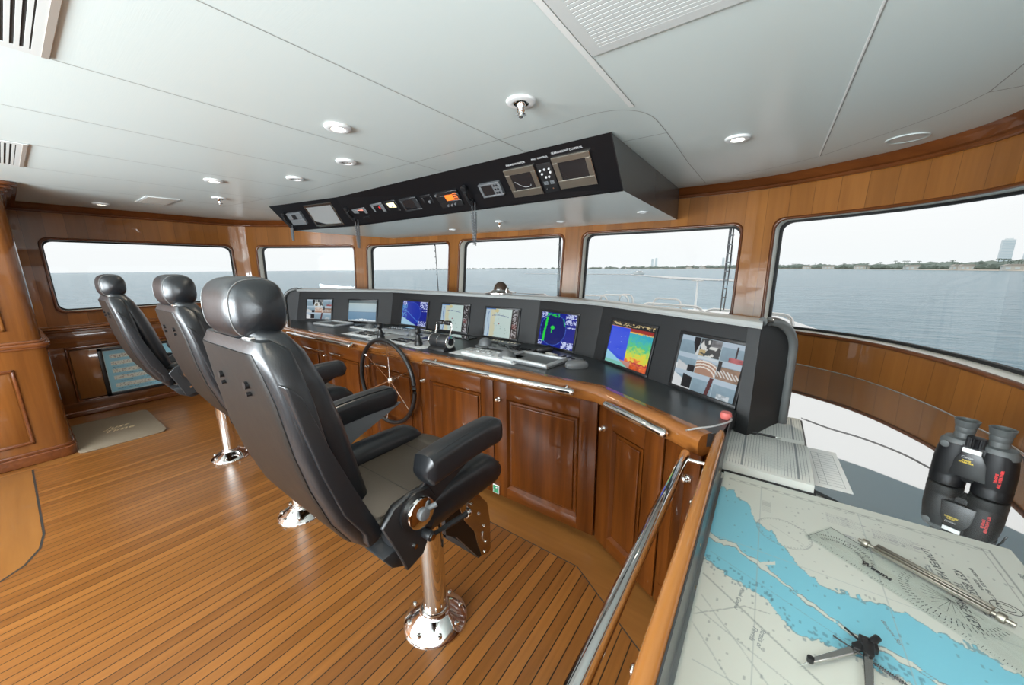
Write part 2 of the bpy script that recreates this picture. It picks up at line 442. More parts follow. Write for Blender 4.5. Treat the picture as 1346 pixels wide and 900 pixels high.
# ------------------------------------------------------------------ hull wall, one curve around the wheelhouse
CP = [(-6.10, -2.4, -6.083, -2.4), (-6.10, .2, -6.083, .2), (-6.10, 1.5, -6.083, 1.5), (-6.07, 1.95, -6.04, 1.94), (-5.90, 2.2, -5.84, 2.15),
      (-5.40, 2.62, -5.35, 2.54), (-4.86, 3.02, -4.82, 2.92), (-4.4, 3.2, -4.38, 3.08), (-3.25, 3.36, -3.25, 3.22), (-2.4, 3.48, -2.4, 3.33),
      (-1.5, 3.55, -1.5, 3.39), (-.8, 3.65, -.8, 3.46), (-.3, 3.66, -.3, 3.47), (.02, 3.60, .02, 3.41), (.33, 3.46, .30, 3.28),
      (.62, 3.28, .55, 3.06), (.84, 3.0, .73, 2.72), (.93, 2.7, .82, 2.42), (.96, 2.3, .87, 2.1), (.96, 1.0, .88, .9), (.96, -2.4, .88, -2.4)]
CUR = np.array(catmull(CP, 24))
mid = (CUR[:, :2] + CUR[:, 2:]) / 2
S_ = np.concatenate([[0], np.cumsum(np.linalg.norm(np.diff(mid, axis=0), axis=1))])
def wp(s, z, off=0.0):
    """point of the wall at arc length s and height z, moved off metres outwards (negative: into the room)"""
    q = [np.interp(s, S_, CUR[:, k]) for k in range(4)]
    q1 = [np.interp(s + .03, S_, CUR[:, k]) for k in range(4)]; q0 = [np.interp(s - .03, S_, CUR[:, k]) for k in range(4)]
    f = (z - .84) / 1.31
    x = q[2] + (q[0] - q[2]) * f; y = q[3] + (q[1] - q[3]) * f
    tx, ty = q1[2] - q0[2], q1[3] - q0[3]; L = math.hypot(tx, ty) or 1
    return Vector((x - ty / L * off, y + tx / L * off, z))
def s_at(x, y):
    return S_[np.argmin((CUR[:, 0] - x) ** 2 + (CUR[:, 1] - y) ** 2)]
# (start, end, sill z, head z): port side to starboard side
WIN = [(s_at(-6.1, .29), s_at(-6.1, 1.88), 1.145, 1.885), (s_at(-5.93, 2.13), s_at(-4.90, 3.0), 1.14, 1.885),
       (s_at(-4.72, 3.08), s_at(-3.36, 3.34), 1.14, 1.885), (s_at(-3.16, 3.37), s_at(-1.84, 3.52), 1.12, 1.89),
       (s_at(-1.60, 3.54), s_at(-.245, 3.66), 1.10, 1.89), (s_at(-.015, 3.61), s_at(.96, 1.25), 1.075, 1.90), (s_at(.96, .95), s_at(.96, -1.9), 1.1, 1.89)]
RC = .07; THK = .13; ZC = 2.23
def hole(s):
    for w in WIN:
        if w[0] - 1e-6 <= s <= w[1] + 1e-6:
            d = min(s - w[0], w[1] - s); e = RC - math.sqrt(max(RC * RC - (RC - d) ** 2, 0)) if d < RC else 0
            return w[2] + e, w[3] - e
    return None
def wall_piece(name, s0, s1, mat):
    bm = bmesh.new(); uvl = bm.loops.layers.uv.new('UVMap')
    ss = set(np.arange(s0, s1, .06)) | {s0, s1}
    for w in WIN:
        for e0, sg in ((w[0], 1), (w[1], -1)):
            for k in range(9): ss.add(e0 + sg * RC * (1 - math.cos(k / 8 * PI / 2)))
    ss = sorted(x for x in ss if s0 - 1e-9 <= x <= s1 + 1e-9)
    ss = [x for i, x in enumerate(ss) if i == 0 or x - ss[i - 1] > 1e-5]
    def face(P, UV, mi=0):
        f = bm.faces.new([bm.verts.new(p) for p in P]); f.material_index = mi
        for l, u in zip(f.loops, UV): l[uvl].uv = u
    zm = [0, .84, 1.0]
    for a, b_ in zip(ss, ss[1:]):
        ha, hb = hole(a), hole(b_); hm = hole((a + b_) / 2)
        for off in (0, THK):
            if hm and ha and hb:
                segs = [(0, 0, ha[0], hb[0]), (ha[1], hb[1], ZC + .02, ZC + .02)]
            else: segs = [(0, 0, ZC + .02, ZC + .02)]
            for za, zb, zc_, zd in segs:
                P = [wp(a, za, off), wp(b_, zb, off), wp(b_, zd, off), wp(a, zc_, off)]
                face(P if off == 0 else P[::-1], [(a, za), (b_, zb), (b_, zd), (a, zc_)] if off == 0 else [(a, zc_), (b_, zd), (b_, zb), (a, za)], 0 if off == 0 else 2)
        if hm and ha and hb:
            for i in (0, 1):
                P = [wp(a, ha[i]), wp(b_, hb[i]), wp(b_, hb[i], THK), wp(a, ha[i], THK)]
                face(P[::-1] if i == 0 else P, [(a, 0), (b_, 0), (b_, .1), (a, .1)], 1)
    for w in WIN:
        for e0, sg in ((w[0], 1), (w[1], -1)):
            if s0 <= e0 <= s1:
                P = [wp(e0, w[2] + RC), wp(e0, w[3] - RC), wp(e0, w[3] - RC, THK), wp(e0, w[2] + RC, THK)]
                face(P if sg > 0 else P[::-1], [(0, 0), (0, 1), (.1, 1), (.1, 0)], 1)
    bmesh.ops.remove_doubles(bm, verts=bm.verts, dist=1e-5)
    return struct(name, bm, [mat, 'reveal', 'white'], ang=30)
sP = s_at(-6.0, 2.05); sS = s_at(-.15, 3.64)
wall_piece('wall_port', 0, sP, 'wall'); wall_piece('wall_forward', sP, sS, 'wall'); wall_piece('wall_starboard', sS, S_[-1], 'wall')
def outline(w, inset=0.0):
    a, b_, z0, z1 = w[0] + inset, w[1] - inset, w[2] + inset, w[3] - inset; r = max(RC - inset, .01); P = []
    for cs, cz, a0 in ((b_ - r, z0 + r, -90), (b_ - r, z1 - r, 0), (a + r, z1 - r, 90), (a + r, z0 + r, 180)):
        for k in range(7):
            t_ = math.radians(a0 + k * 15); P.append((cs + r * math.cos(t_), cz + r * math.sin(t_)))
    out = []
    for i, p in enumerate(P):
        q = P[(i + 1) % len(P)]; n = max(1, int(math.hypot(q[0] - p[0], q[1] - p[1]) / .08))
        for k in range(n): out.append((p[0] + (q[0] - p[0]) * k / n, p[1] + (q[1] - p[1]) * k / n))
    return out
def ring_strip(bm, w, i0, off0, i1, off1, mi=0):
    A = outline(w, 0); n = len(A); c = ((w[0] + w[1]) / 2, (w[2] + w[3]) / 2)
    def at(k, ins, off):
        s, z = A[k]; z0, z1 = w[2], w[3]
        s = s + (ins if s < c[0] else -ins) * (1 if abs(s - c[0]) > 1e-6 else 0) if False else w[0] + ins + (s - w[0]) / (w[1] - w[0]) * (w[1] - w[0] - 2 * ins)
        z = z0 + ins + (z - z0) / (z1 - z0) * (z1 - z0 - 2 * ins)
        return wp(s, z, off)
    va = [bm.verts.new(at(k, i0, off0)) for k in range(n)]; vb = [bm.verts.new(at(k, i1, off1)) for k in range(n)]
    for k in range(n):
        f = bm.faces.new((va[k], va[(k + 1) % n], vb[(k + 1) % n], vb[k])); f.material_index = mi
for i, w in enumerate(WIN):
    bm = B()                                                          # wooden bead round the opening
    prof = [(-.020, .001), (-.020, -.007), (-.014, -.011), (-.005, -.011), (.0, -.006), (.002, .004)]
    for (a, o0), (b_, o1) in zip(prof, prof[1:]): ring_strip(bm, w, a, o0, b_, o1)
    bmesh.ops.remove_doubles(bm, verts=bm.verts, dist=1e-6)
    bmesh.ops.recalc_face_normals(bm, faces=bm.faces)
    wf = struct('window_%d' % (i + 1), bm, 'crown', ang=60)
    bm = B()
    prof = [(.0, THK - .03), (.016, THK - .03), (.016, THK + .0), (.0, THK)]
    for (a, o0), (b_, o1) in zip(prof, prof[1:]): ring_strip(bm, w, a, o0, b_, o1)
    bmesh.ops.recalc_face_normals(bm, faces=bm.faces)
    obj('gasket', bm, 'gasket', wf)
    bm = B(); n = max(2, int((w[1] - w[0]) / .1)); zz = [w[2] + .01, w[3] - .01]
    cols = [[bm.verts.new(wp(w[0] + .01 + (w[1] - w[0] - .02) * k / n, z, THK - .012)) for z in zz] for k in range(n + 1)]
    for a, b_ in zip(cols, cols[1:]): bm.faces.new((a[0], b_[0], b_[1], a[1]))
    obj('pane', bm, 'glass', wf)
def sweep_wall(name, s0, s1, prof, mat, kind='structure', step=.06, uvscale=1):
    """prof: (offset from wall, z), offsets negative into the room"""
    bm = B(); n = max(2, int((s1 - s0) / step)); m = len(prof)
    R = [[bm.verts.new(wp(s0 + (s1 - s0) * k / n, z, o)) for o, z in prof] for k in range(n + 1)]
    for A, Bq in zip(R, R[1:]):
        for j in range(m): bm.faces.new((A[j], Bq[j], Bq[(j + 1) % m], A[(j + 1) % m]))
    bm.faces.new(R[0]); bm.faces.new(R[-1]); bmesh.ops.recalc_face_normals(bm, faces=bm.faces)
    return struct(name, bm, mat, ang=30)
CROWN = [(.01, 2.150), (-.018, 2.150), (-.026, 2.158), (-.026, 2.172), (-.045, 2.180), (-.062, 2.200), (-.066, 2.206), (-.070, 2.212), (-.09, 2.229), (.01, 2.229)]
sOV0 = s_at(-4.75, 3.1); sOV1 = s_at(-.76, 3.65)
sweep_wall('trim_1', 0, sOV0, CROWN, 'crown'); sweep_wall('trim_2', sOV1, S_[-1], CROWN, 'crown')

# ------------------------------------------------------------------ floor, ceiling, aft wall
bm = B(); quad(bm, [(-6.3, -2.5, 0), (1.2, -2.5, 0), (1.2, 3.8, 0), (-6.3, 3.8, 0)])
struct('floor', bm, 'deck')
bm = B(); quad(bm, [(-6.4, -2.6, ZC), (-6.4, 4.0, ZC), (1.3, 4.0, ZC), (1.3, -2.6, ZC)]); quad(bm, [(-6.4, -2.6, ZC + .1), (1.3, -2.6, ZC + .1), (1.3, 4.0, ZC + .1), (-6.4, 4.0, ZC + .1)], 0)
struct('ceiling', bm, 'ceiling', flat=True)
def seam(bm, pts, w=.004, z=ZC - .0006):
    P = [Vector((p[0], p[1], 0)) for p in pts]
    for i in range(len(P) - 1):
        d = (P[i + 1] - P[i]).normalized(); nrm = Vector((-d.y, d.x, 0)) * w / 2
        quad(bm, [(*(P[i] - nrm).xy, z), (*(P[i] + nrm).xy, z), (*(P[i + 1] + nrm).xy, z), (*(P[i + 1] - nrm).xy, z)])
bm = B()
for x, y1 in ((-1.275, 1.68), (-1.985, 1.68), (-2.655, 1.66), (-3.34, 1.63), (-4.06, 1.58), (-4.76, 2.9)): seam(bm, [(x, -2.4), (x, y1)])
seam(bm, [(-4.9, 1.50), (-4.263, 1.575), (-3.6, 1.66), (-2.6, 1.67), (-.937, 1.676)] + [tuple(v[:2]) for v in catmull([(-.937, 1.676), (-.72, 1.672), (-.60, 1.72), (-.53, 1.85), (-.52, 2.1)], 5)] + [(-.535, 2.8), (-.53, 3.5)])
seam(bm, [(-1.275, 1.68), (-1.275, 1.93)], .006); seam(bm, [(-1.985, 1.68), (-1.985, 1.93)]); seam(bm, [(-.745, 2.11), (-.52, 2.115)], .005); seam(bm, [(-.53, 3.25), (-.2, 3.55)], .003)
seam(bm, [tuple(v[:2]) for v in catmull([(-.3, 3.36), (-.05, 3.27), (.16, 3.13), (.3, 2.96), (.483, 2.73), (.58, 2.57), (.63, 2.434)], 5)] + [(.633, -2.4)])
seam(bm, [(.63, 2.434), (.86, 2.43)], .006)
for x in (-1.275, -1.985, -2.655): seam(bm, [(x, -.9), (x + .0, -.9)], .004)
struct('trim_3', bm, 'seam', flat=True)
bm = B()
for x0, x1, y0, y1 in ((-.582, -.562, -2.4, 1.70), (.158, .164, -2.4, 3.13)): box(bm, (x0, y0, ZC - .002), (x1, y1, ZC + .002), .0008)
struct('trim_4', bm, 'seamlight', flat=True)
bm = B(); seam(bm, [(-.560, -2.4), (-.560, 1.70)], .003); seam(bm, [(.166, -2.4), (.166, 3.13)], .004)
struct('trim_5', bm, 'seam', flat=True)
# aft bulkhead with three open windows
bm = B()
AW = [(-4.5, -2.6), (-2.3, -.4)]
xs = [-4.9, -4.5, -2.6, -2.3, -.4, 1.1]
for a, b_, full in ((-4.9, -4.5, 1), (-4.5, -2.6, 0), (-2.6, -2.3, 1), (-2.3, -.4, 0), (-.4, 1.1, 1)):
    if full: box(bm, (a, -2.5, 0), (b_, -2.4, ZC))
    else: box(bm, (a, -2.5, 0), (b_, -2.4, .95)); box(bm, (a, -2.5, 1.98), (b_, -2.4, ZC))
struct('wall_aft', bm, 'wallplain')
# margin boards round the planked field
def board(name, poly, mat, z=.0022):
    bm = B(); prism(bm, poly, -.002, z); return struct(name, bm, mat, flat=True)
def grow(name, poly, mat): return board(name, poly, mat, .0012)
mb = [(-4.9, 1.53), (-.669, 1.512), (-.16, 1.20), (-.09, 1.20), (-.09, 1.9), (-4.9, 1.9)]
board('trim_6', mb, 'margin'); grow('trim_7', [(-4.9, 1.527), (-.6705, 1.507), (-.16, 1.194), (-.09, 1.194), (-.09, 1.3), (-.5, 1.9), (-4.9, 1.9)], 'ventdark')
pb = [(-4.66, -.13), (-3.42, -.125)] + [(-3.16 + (-.26) * math.cos(a) * -1 * -1, -.245 + .12 * math.sin(a)) for a in (1.3, .9, .5, .1)] + [(-2.98, -.5), (-2.75, -2.4), (-4.66, -2.4)]
pb = [(-4.66, -.13), (-3.42, -.125), (-3.25, -.145), (-3.12, -.2), (-3.03, -.3), (-2.9, -.6), (-2.9, -2.4), (-4.66, -2.4)]
board('trim_8', pb, 'margin'); grow('trim_9', [(-4.66, -.12), (-3.42, -.115), (-3.245, -.136), (-3.112, -.193), (-3.022, -.295), (-2.89, -.6), (-2.89, -2.4), (-4.66, -2.4)], 'ventdark')
pc = [(-6.0, -.1), (-4.66, -.10), (-4.66, .03), (-4.70, .15), (-4.80, .22), (-4.95, .26), (-6.0, .26)]
board('trim_10', pc, 'margin_y', .0018)

# port wainscot
def port_board(bm, y0, y1, z0, z1, d0, r=.004, seg=2):
    box(bm, (-6.06 - .03, y0, z0), (-6.045 + d0, y1, z1), r, seg)
bm = B(); port_board(bm, .0, 2.05, .955, .985, .055, .012, 3); port_board(bm, 0, 2.05, .93, .957, .035, .008); port_board(bm, 0, 2.05, .985, .995, .04, .004)
struct('trim_11', bm, 'wains')
bm = B(); port_board(bm, .0, 2.05, .765, .93, .02); port_board(bm, 0, 2.05, .06, .155, .02)
struct('trim_12', bm, 'wains')
bm = B(); port_board(bm, .0, .245, .15, .77, .02); port_board(bm, 1.78, 2.05, .15, .77, .02)
struct('trim_13', bm, 'wainsz')
bm = B()
for y0, y1, z0, z1 in ((.245, 1.78, .735, .765), (.245, 1.78, .155, .172), (.245, .262, .16, .76), (1.763, 1.78, .16, .76)): port_board(bm, y0, y1, z0, z1, .030, .007, 3)
struct('trim_14', bm, 'dark')
bm = B(); port_board(bm, .27, 1.755, .18, .725, .010, .008); struct('trim_15', bm, 'wallplain')
bm = B(); port_board(bm, 0, 2.05, 0, .062, .05, .014, 3); struct('baseboard_port', bm, 'darky')

# aft port locker: a tall block with a quarter-round corner
def corner_poly(x1, y1, r, x0=-6.02, y0=-2.4):
    P = [(x0, y0), (x1, y0)] + [(x1 - r + r * math.cos(a), y1 - r + r * math.sin(a)) for a in [PI / 2 * k / 8 for k in range(9)]] + [(x0, y1)]
    return P
LK = thing('tall_locker', 'tall varnished wood locker with rounded corner post beside the port window', 'locker', (-4.8, 0, 0))
def lk(name, bm, mat, **kw):
    bmesh.ops.translate(bm, verts=bm.verts, vec=(4.8, 0, 0)); return obj(name, bm, mat, LK, **kw)
bm = B(); prism(bm, corner_poly(-4.80, .115, .07), .09, .955); lk('lower_body', bm, 'burl', ang=25)
bm = B(); prism(bm, corner_poly(-4.835, .10, .07), 1.0, 2.16); lk('upper_body', bm, 'burl', ang=25)
bm = B(); prism(bm, corner_poly(-4.765, .135, .08), 0.0, .085, .012, 3, sideonly=True); prism(bm, corner_poly(-4.785, .125, .075), .08, .11, .01, sideonly=True); lk('plinth', bm, 'dark', ang=25)
bm = B()
for x, y, z0, z1 in ((-4.785, .125, .945, .965), (-4.77, .137, .963, .995), (-4.79, .12, .993, 1.015)): prism(bm, corner_poly(x, y, .075), z0, z1, .008, 3, sideonly=True)
lk('waist_moulding', bm, 'darky', ang=25)
bm = B()
for x, y, z0, z1 in ((-4.82, .11, 2.14, 2.165), (-4.80, .13, 2.16, 2.185), (-4.775, .16, 2.182, 2.205), (-4.75, .185, 2.203, 2.228)): prism(bm, corner_poly(x, y, .075), z0, z1, .007, 3, sideonly=True)
lk('crown_moulding', bm, 'darky', ang=25)
def framed(bmf, bmp, y0, y1, z0, z1, x):
    for a, b_, c_, d in ((y0, y1, z1 - .025, z1), (y0, y1, z0, z0 + .025), (y0, y0 + .02, z0, z1), (y1 - .02, y1, z0, z1)):
        box(bmf, (x - .01, a, c_), (x + .012, b_, d), .007, 3)
    box(bmp, (x - .01, y0 + .025, z0 + .03), (x + .004, y1 - .025, z1 - .03), .006)
bmf, bmp = B(), B(); framed(bmf, bmp, -.30, -.075, .17, .80, -4.80); framed(bmf, bmp, -1.5, -.36, .17, .80, -4.80)
lk('door_frame', bmf, 'dark'); lk('door_panel', bmp, 'burl')
bm = B(); framed(bm, bm, -.8, -.06, 1.1, 2.05, -4.835); lk('upper_panel', bm, 'burl')

# framed safety plan on the port wainscot
PLN = thing('framed_plan', 'black framed blue deck plan hanging on the port wainscot behind the far chair', 'picture', (-6.03, .80, .44))
bm = B()
for y0, y1, z0, z1 in ((-.335, .335, .245, .275), (-.335, .335, -.275, -.245), (-.335, -.30, -.275, .275), (.30, .335, -.275, .275)): box(bm, (0, y0, z0), (.03, y1, z1), .003)
obj('frame', bm, 'black', PLN)
ny, nx = 110, 150; im = np.zeros((ny, nx, 3)); im[:] = L3(150, 204, 224)
rng = np.random.default_rng(3)
for (r0, r1, c0, c1) in ((88, 98, 12, 80), (70, 80, 12, 140), (50, 60, 12, 140), (32, 42, 12, 140), (12, 22, 12, 140)):
    im[r0:r1, c0:c1] = L3(222, 226, 218)
    for k in range(140):
        y, x = rng.integers(r0, r1), rng.integers(c0, c1 - 3); im[y, x:x + rng.integers(1, 3)] = L3(*[(150, 120, 110), (110, 112, 118), (165, 150, 140)][k % 3])
for rr in (64, 45, 27, 7):
    for k in range(60): im[rr, rng.integers(14, 130)] = L3(60, 84, 100)
im[:2] = im[-2:] = L3(205, 222, 226); im[:, :2] = im[:, -2:] = L3(205, 222, 226)
painted('plan_sheet', .60, .49, im, 'paint', PLN, Matrix.Translation((.012, 0, 0)) @ Matrix(((0, 0, 1, 0), (1, 0, 0, 0), (0, 1, 0, 0), (0, 0, 0, 1))))

# door mat
MT = thing('door_mat', 'taupe pile mat with small gold script lying by the port wainscot', 'mat', (-5.19, .408, .002))
bm = B(); prism(bm, sup(.475, .29, 12, 60), 0, .012, .004, 2, sideonly=True); obj('pile', bm, 'mat', MT)
text('gold_script', 'Just\nTime', 'gold', .105, Matrix.Translation((.0, .0, .0125)) @ Matrix.Rotation(PI / 2, 4, 'Z'), MT, shear=.5, thick=.0006)

# ------------------------------------------------------------------ helm chairs
def helm_chair(label, loc, slide, rz):
    ch = thing('helm_chair', label, 'chair', loc, rz, 'helm chairs behind the console')
    def T(bm):
        bmesh.ops.translate(bm, verts=bm.verts, vec=(0, slide, 0)); return bm
    # pedestal
    bm = B()
    lathe(bm, [(.142, 0), (.142, .006), (.136, .012), (.118, .026), (.092, .044), (.072, .056), (.062, .062), (.060, .07)], 48)
    fl = obj('base_flange', bm, 'chrome', ch, ang=50)
    bm = B()
    for k in range(8):
        a = 2 * PI * k / 8 + .2; x, y = .115 * math.cos(a), .115 * math.sin(a)
        cyl(bm, (x, y, .018), (x, y, .036), .010, n=10, bev=.002)
    obj('bolts', bm, 'chrome', fl)
    bm = B(); cyl(bm, (0, 0, .05), (0, 0, .68), .052, n=40); cyl(bm, (0, 0, .052), (0, 0, .075), .058, n=40, bev=.004); obj('pedestal', bm, 'chrome', ch)
    # seat base tray and carriage
    bm = B()
    box(bm, (-.17, -.32, .66), (.17, .06, .715), .01); box(bm, (-.12, -.16, .63), (.12, .12, .675), .008)
    prism(bm, [(-.39, .74), (-.36, .69), (-.30, .655), (-.26, .66), (-.24, .70), (-.30, .75)], -.26, .26, .006, M=YZ)
    obj('seat_carriage', T(bm), 'blackmetal', ch)
    # seat
    bm = B(); box(bm, (-.185, -.36, .70), (.185, .11, .80), .03, 4)
    st = obj('seat', T(bm), 'leather_pad', ch)
    bm = B(); blob(bm, (0, .115, .762), (.235, .055, .045), 3.0); obj('front_roll', T(bm), 'leather_pad', st)
    bm = B()
    for yy in (-.19, .02): tube(bm, [(-.17, yy, .8005), (.17, yy, .8005)], .0016, 6)
    tube(bm, [(-.168, -.33, .800), (-.168, .1, .800)], .0016, 6); tube(bm, [(.168, -.33, .800), (.168, .1, .800)], .0016, 6)
    obj('seam', T(bm), 'black', st)
    for s in (-1, 1):
        bm = B(); rings = []
        N = 20
        for k in range(N + 1):
            u = k / N; y = -.35 + .52 * u
            top = .845 + .012 * math.sin(u * PI) - (.075 * ((u - .8) / .2) ** 2 if u > .8 else 0); bot = .715 + (.03 * ((u - .85) / .15) ** 2 if u > .85 else 0)
            e = min(1, math.sqrt(max(1 - ((u - .9) / .1) ** 2, .02)) if u > .9 else 1) * min(1, .5 + u * 6)
            rings.append([(s * .228 + px, y, (top + bot) / 2 + pz) for px, pz in sup(.058 * e, (top - bot) / 2 * max(e, .4), 2.7, 20)])
        loft(bm, rings); obj('side_bolster', T(bm), 'leather', st)
        bm = B(); tube(bm, [(s * .270, -.30 + .44 * k / 10, .820 + .012 * math.sin(k / 10 * PI) - (.02 if k == 10 else 0)) for k in range(11)], .002, 6); obj('piping', T(bm), 'leather', st)
    # back
    rear = [(.40, .755, .20), (.44, .80, .225), (.495, .90, .24), (.535, 1.02, .242), (.558, 1.12, .240), (.577, 1.25, .234), (.588, 1.32, .216), (.597, 1.37, .198), (.585, 1.395, .18)]
    bm = B(); rings = []
    for i, (y, z, w) in enumerate(rear):
        th = .042 if 0 < i < len(rear) - 1 else .018
        rings.append([(px, -y + th + py, z) for px, py in sup(w, th, 5, 36)])
    loft(bm, rings); bk = obj('backrest', T(bm), 'leather', ch)
    bm = B(); rg = []
    for (y, z, w) in rear[1:-1]:
        w2 = w - .035; rg.append([(px, -y + .0145 + py, z) for px, py in sup(w2, .018, 7, 28)])
    loft(bm, rg); obj('back_panel', T(bm), 'hide', bk, ang=30)
    bm = B()
    front = [(.40, .86, .150, .02), (.385, .90, .172, .05), (.415, 1.0, .178, .06), (.450, 1.15, .182, .062), (.485, 1.27, .184, .060), (.515, 1.355, .178, .055), (.535, 1.40, .150, .045), (.555, 1.42, .10, .022)]
    for z0 in (0,):
        rings = []
        for y, z, w, th in front: rings.append([(px, -y - .0 + py - .0, z) for px, py in sup(w, th, 2.7, 32)])
    loft(bm, rings); obj('back_cushion', T(bm), 'leather', bk)
    for s in (-1, 1):
        bm = B()
        pts = [(-.425, .84), (-.475, .93), (-.515, 1.06), (-.548, 1.20), (-.570, 1.305), (-.560, 1.302), (-.535, 1.268), (-.488, 1.12), (-.440, .99), (-.372, .822), (-.39, .80), (-.42, .80)]
        a, c_ = (.165, .250) if s > 0 else (-.250, -.165)
        prism(bm, pts, a, c_, .013, 4, M=YZ); obj('back_wing', T(bm), 'leather', bk)
    bm = B()
    for sx in (-.085, .085):
        cyl(bm, (sx, -.594, 1.285), (sx, -.570, 1.285), .0095, n=12); cyl(bm, (sx, -.592, 1.262), (sx, -.570, 1.262), .0055, n=10)
    obj('back_screws', T(bm), 'black', bk)
    bm = B(); box(bm, (-.12, -.58, 1.392), (.12, -.50, 1.402), .004); 
    for k in range(5): cyl(bm, (-.09 + k * .045, -.575, 1.40), (-.09 + k * .045, -.575, 1.405), .004, n=8)
    obj('head_bracket', T(bm), 'steel', bk)
    # headrest: a bolster with piped end caps
    bm = B(); N = 16; rings = []
    for k in range(N + 1):
        u = -1 + 2 * k / N; e = (1 - abs(u) ** 5) ** .42 if abs(u) < 1 else .0
        e = max(e, .12)
        rings.append([(u * .128, -.542 + py * e, 1.462 + pz * e) for py, pz in sup(.064, .076, 2.7, 30)])
    loft(bm, rings); hr = obj('headrest', T(bm), 'leather', ch)
    for s in (-1, 1):
        bm = B(); e = (1 - .72 ** 5) ** .42
        tube(bm, [(s * .092, -.542 + py * e * 1.004, 1.462 + pz * e * 1.004) for py, pz in sup(.064, .076, 2.7, 40)], .0014, 6, closed=True); obj('piping', T(bm), 'piping', hr)
    bm = B()
    for sx in (-.05, .05): cyl(bm, (sx, -.55, 1.38), (sx, -.55, 1.42), .007)
    obj('headrest_posts', T(bm), 'chrome', hr)
    # arms
    for s in (-1, 1):
        ar = obj('armrest', T(arm_bm(s)), 'leather', ch)
        bm = B(); tube(bm, [(s * .302 + .026, -.255 + .318 * k / 12, .972 + .047 + .012 * math.sin((.045 + .93 * k / 12) * 2.4) - (.004 if k in (0, 12) else 0)) for k in range(13)], .0022, 6); obj('piping', T(bm), 'leather', ar)
        bm = B(); 
        pts = [(-.19, .935), (.09, .952), (.10, .945), (-.14, .855), (-.25, .80), (-.30, .83), (-.30, .875), (-.22, .92)]
        x0, x1 = (.268, .278) if s > 0 else (-.278, -.268)
        prism(bm, pts, x0, x1, .002, 1, M=YZ); obj('arm_bracket', T(bm), 'greymetal' if s < 0 else 'blackmetal', ar)
        x0, x1 = (.276, .290) if s > 0 else (-.290, -.276)
        bm = B(); prism(bm, [(-.375, .80), (-.40, .86), (-.36, .90), (-.30, .915), (-.23, .90), (-.205, .85), (-.215, .78), (-.27, .69), (-.33, .675), (-.345, .72)], x0, x1, .003, 1, M=YZ)
        sp_ = obj('side_plate', T(bm), 'blackmetal', ch)
        bm = B(); cyl(bm, (s * .290, -.285, .852), (s * .318, -.285, .852), .048, n=36, bev=.006); hub = obj('recline_hub', T(bm), 'chrome', sp_)
        bm = B(); cyl(bm, (s * .316, -.285, .852), (s * .330, -.285, .852), .019, n=24, bev=.004); cyl(bm, (s * .30, -.30, .845), (s * .334, -.245, .868), .008)
        obj('hub_knob', T(bm), 'greymetal', hub); bm = B(); cyl(bm, (s * .289, -.285, .852), (s * .298, -.285, .852), .060, n=36); obj('hub_collar', T(bm), 'black', hub)
        if s > 0:
            bm = B(); cyl(bm, (.29, -.262, .762), (.325, -.262, .762), .015, n=16, bev=.003); tube(bm, [(.318, -.262, .762), (.318, -.20, .752), (.318, -.10, .738)], .0095, 10)
            lv = obj('recline_lever', T(bm), 'blackmetal', sp_)
            bm = B(); cyl(bm, (.318, -.105, .739), (.318, -.088, .737), .013, n=14, bev=.003); cyl(bm, (.318, -.098, .755), (.318, -.098, .722), .006); cyl(bm, (.325, -.262, .762), (.331, -.262, .762), .009); cyl(bm, (.290, -.30, .74), (.296, -.30, .74), .007)
            obj('lever_end', T(bm), 'chrome', lv)
    # folding footrest on the pedestal
    bm = B(); pts = [(.05, .60), (.16, .60), (.235, .50), (.252, .40), (.252, .25), (.235, .235), (.185, .255), (.150, .40), (.085, .50)]
    prism(bm, pts, .118, .124, .0015, 1, M=YZ); ft = obj('footrest', bm, 'darkchrome', ch)
    bm = B(); prism(bm, pts, -.124, -.118, .0015, 1, M=YZ); obj('footrest_plate', bm, 'darkchrome', ft)
    bm = B(); prism(bm, [(-.02, .58), (.06, .60), (.15, .40), (.185, .262), (.17, .255), (.04, .45), (-.02, .50)], .095, .117, .001, 1, M=YZ); prism(bm, [(-.02, .58), (.06, .60), (.15, .40), (.185, .262), (.17, .255), (.04, .45), (-.02, .50)], -.117, -.095, .001, 1, M=YZ)
    box(bm, (-.118, .17, .25), (.118, .19, .28)); box(bm, (-.118, .03, .56), (.118, .10, .60))
    obj('footrest_bracket', bm, 'black', ft)
    bm = B()
    for y, z in ((.13, .555), (.175, .48), (.205, .40), (.215, .31), (.205, .265)): cyl(bm, (.124, y, z), (.130, y, z), .007, n=12, bev=.001)
    box(bm, (.124, .10, .53), (.129, .112, .575), .002); box(bm, (.124, .19, .33), (.129, .202, .375), .002)
    obj('footrest_studs', bm, 'steel', ft)
    return ch
def arm_bm(s):
    bm = B(); rings = []; N = 22
    for k in range(N + 1):
        u = k / N; y = -.272 + .358 * u; zc = .972 + .012 * math.sin(u * 2.4)
        w = .045; h = .045
        e = 1.0
        if u < .06: e = math.sqrt(max(1 - ((.06 - u) / .06) ** 2 * .9, .05))
        if u > .9: e = math.sqrt(max(1 - ((u - .9) / .1) ** 2 * .95, .05))
        q = []
        for px, pz in sup(w, h, 4.6, 28):
            if pz > 0: pz += .007 * max(0, 1 - abs(px - s * .012) / .03)
            q.append((s * .302 + px * (.55 + .45 * e), y, zc + pz * e))
        rings.append(q)
    loft(bm, rings); return bm
helm_chair('large black leather helm chair nearest the camera, on a chrome pedestal', (-1.07, .88, 0), 0, 0)
helm_chair('black leather helm chair in the middle, behind the nearest one', (-2.33, .88, 0), .13, 0)
helm_chair('black leather helm chair farthest from the camera, in front of the framed plan', (-3.60, .88, 0), .07, 0)

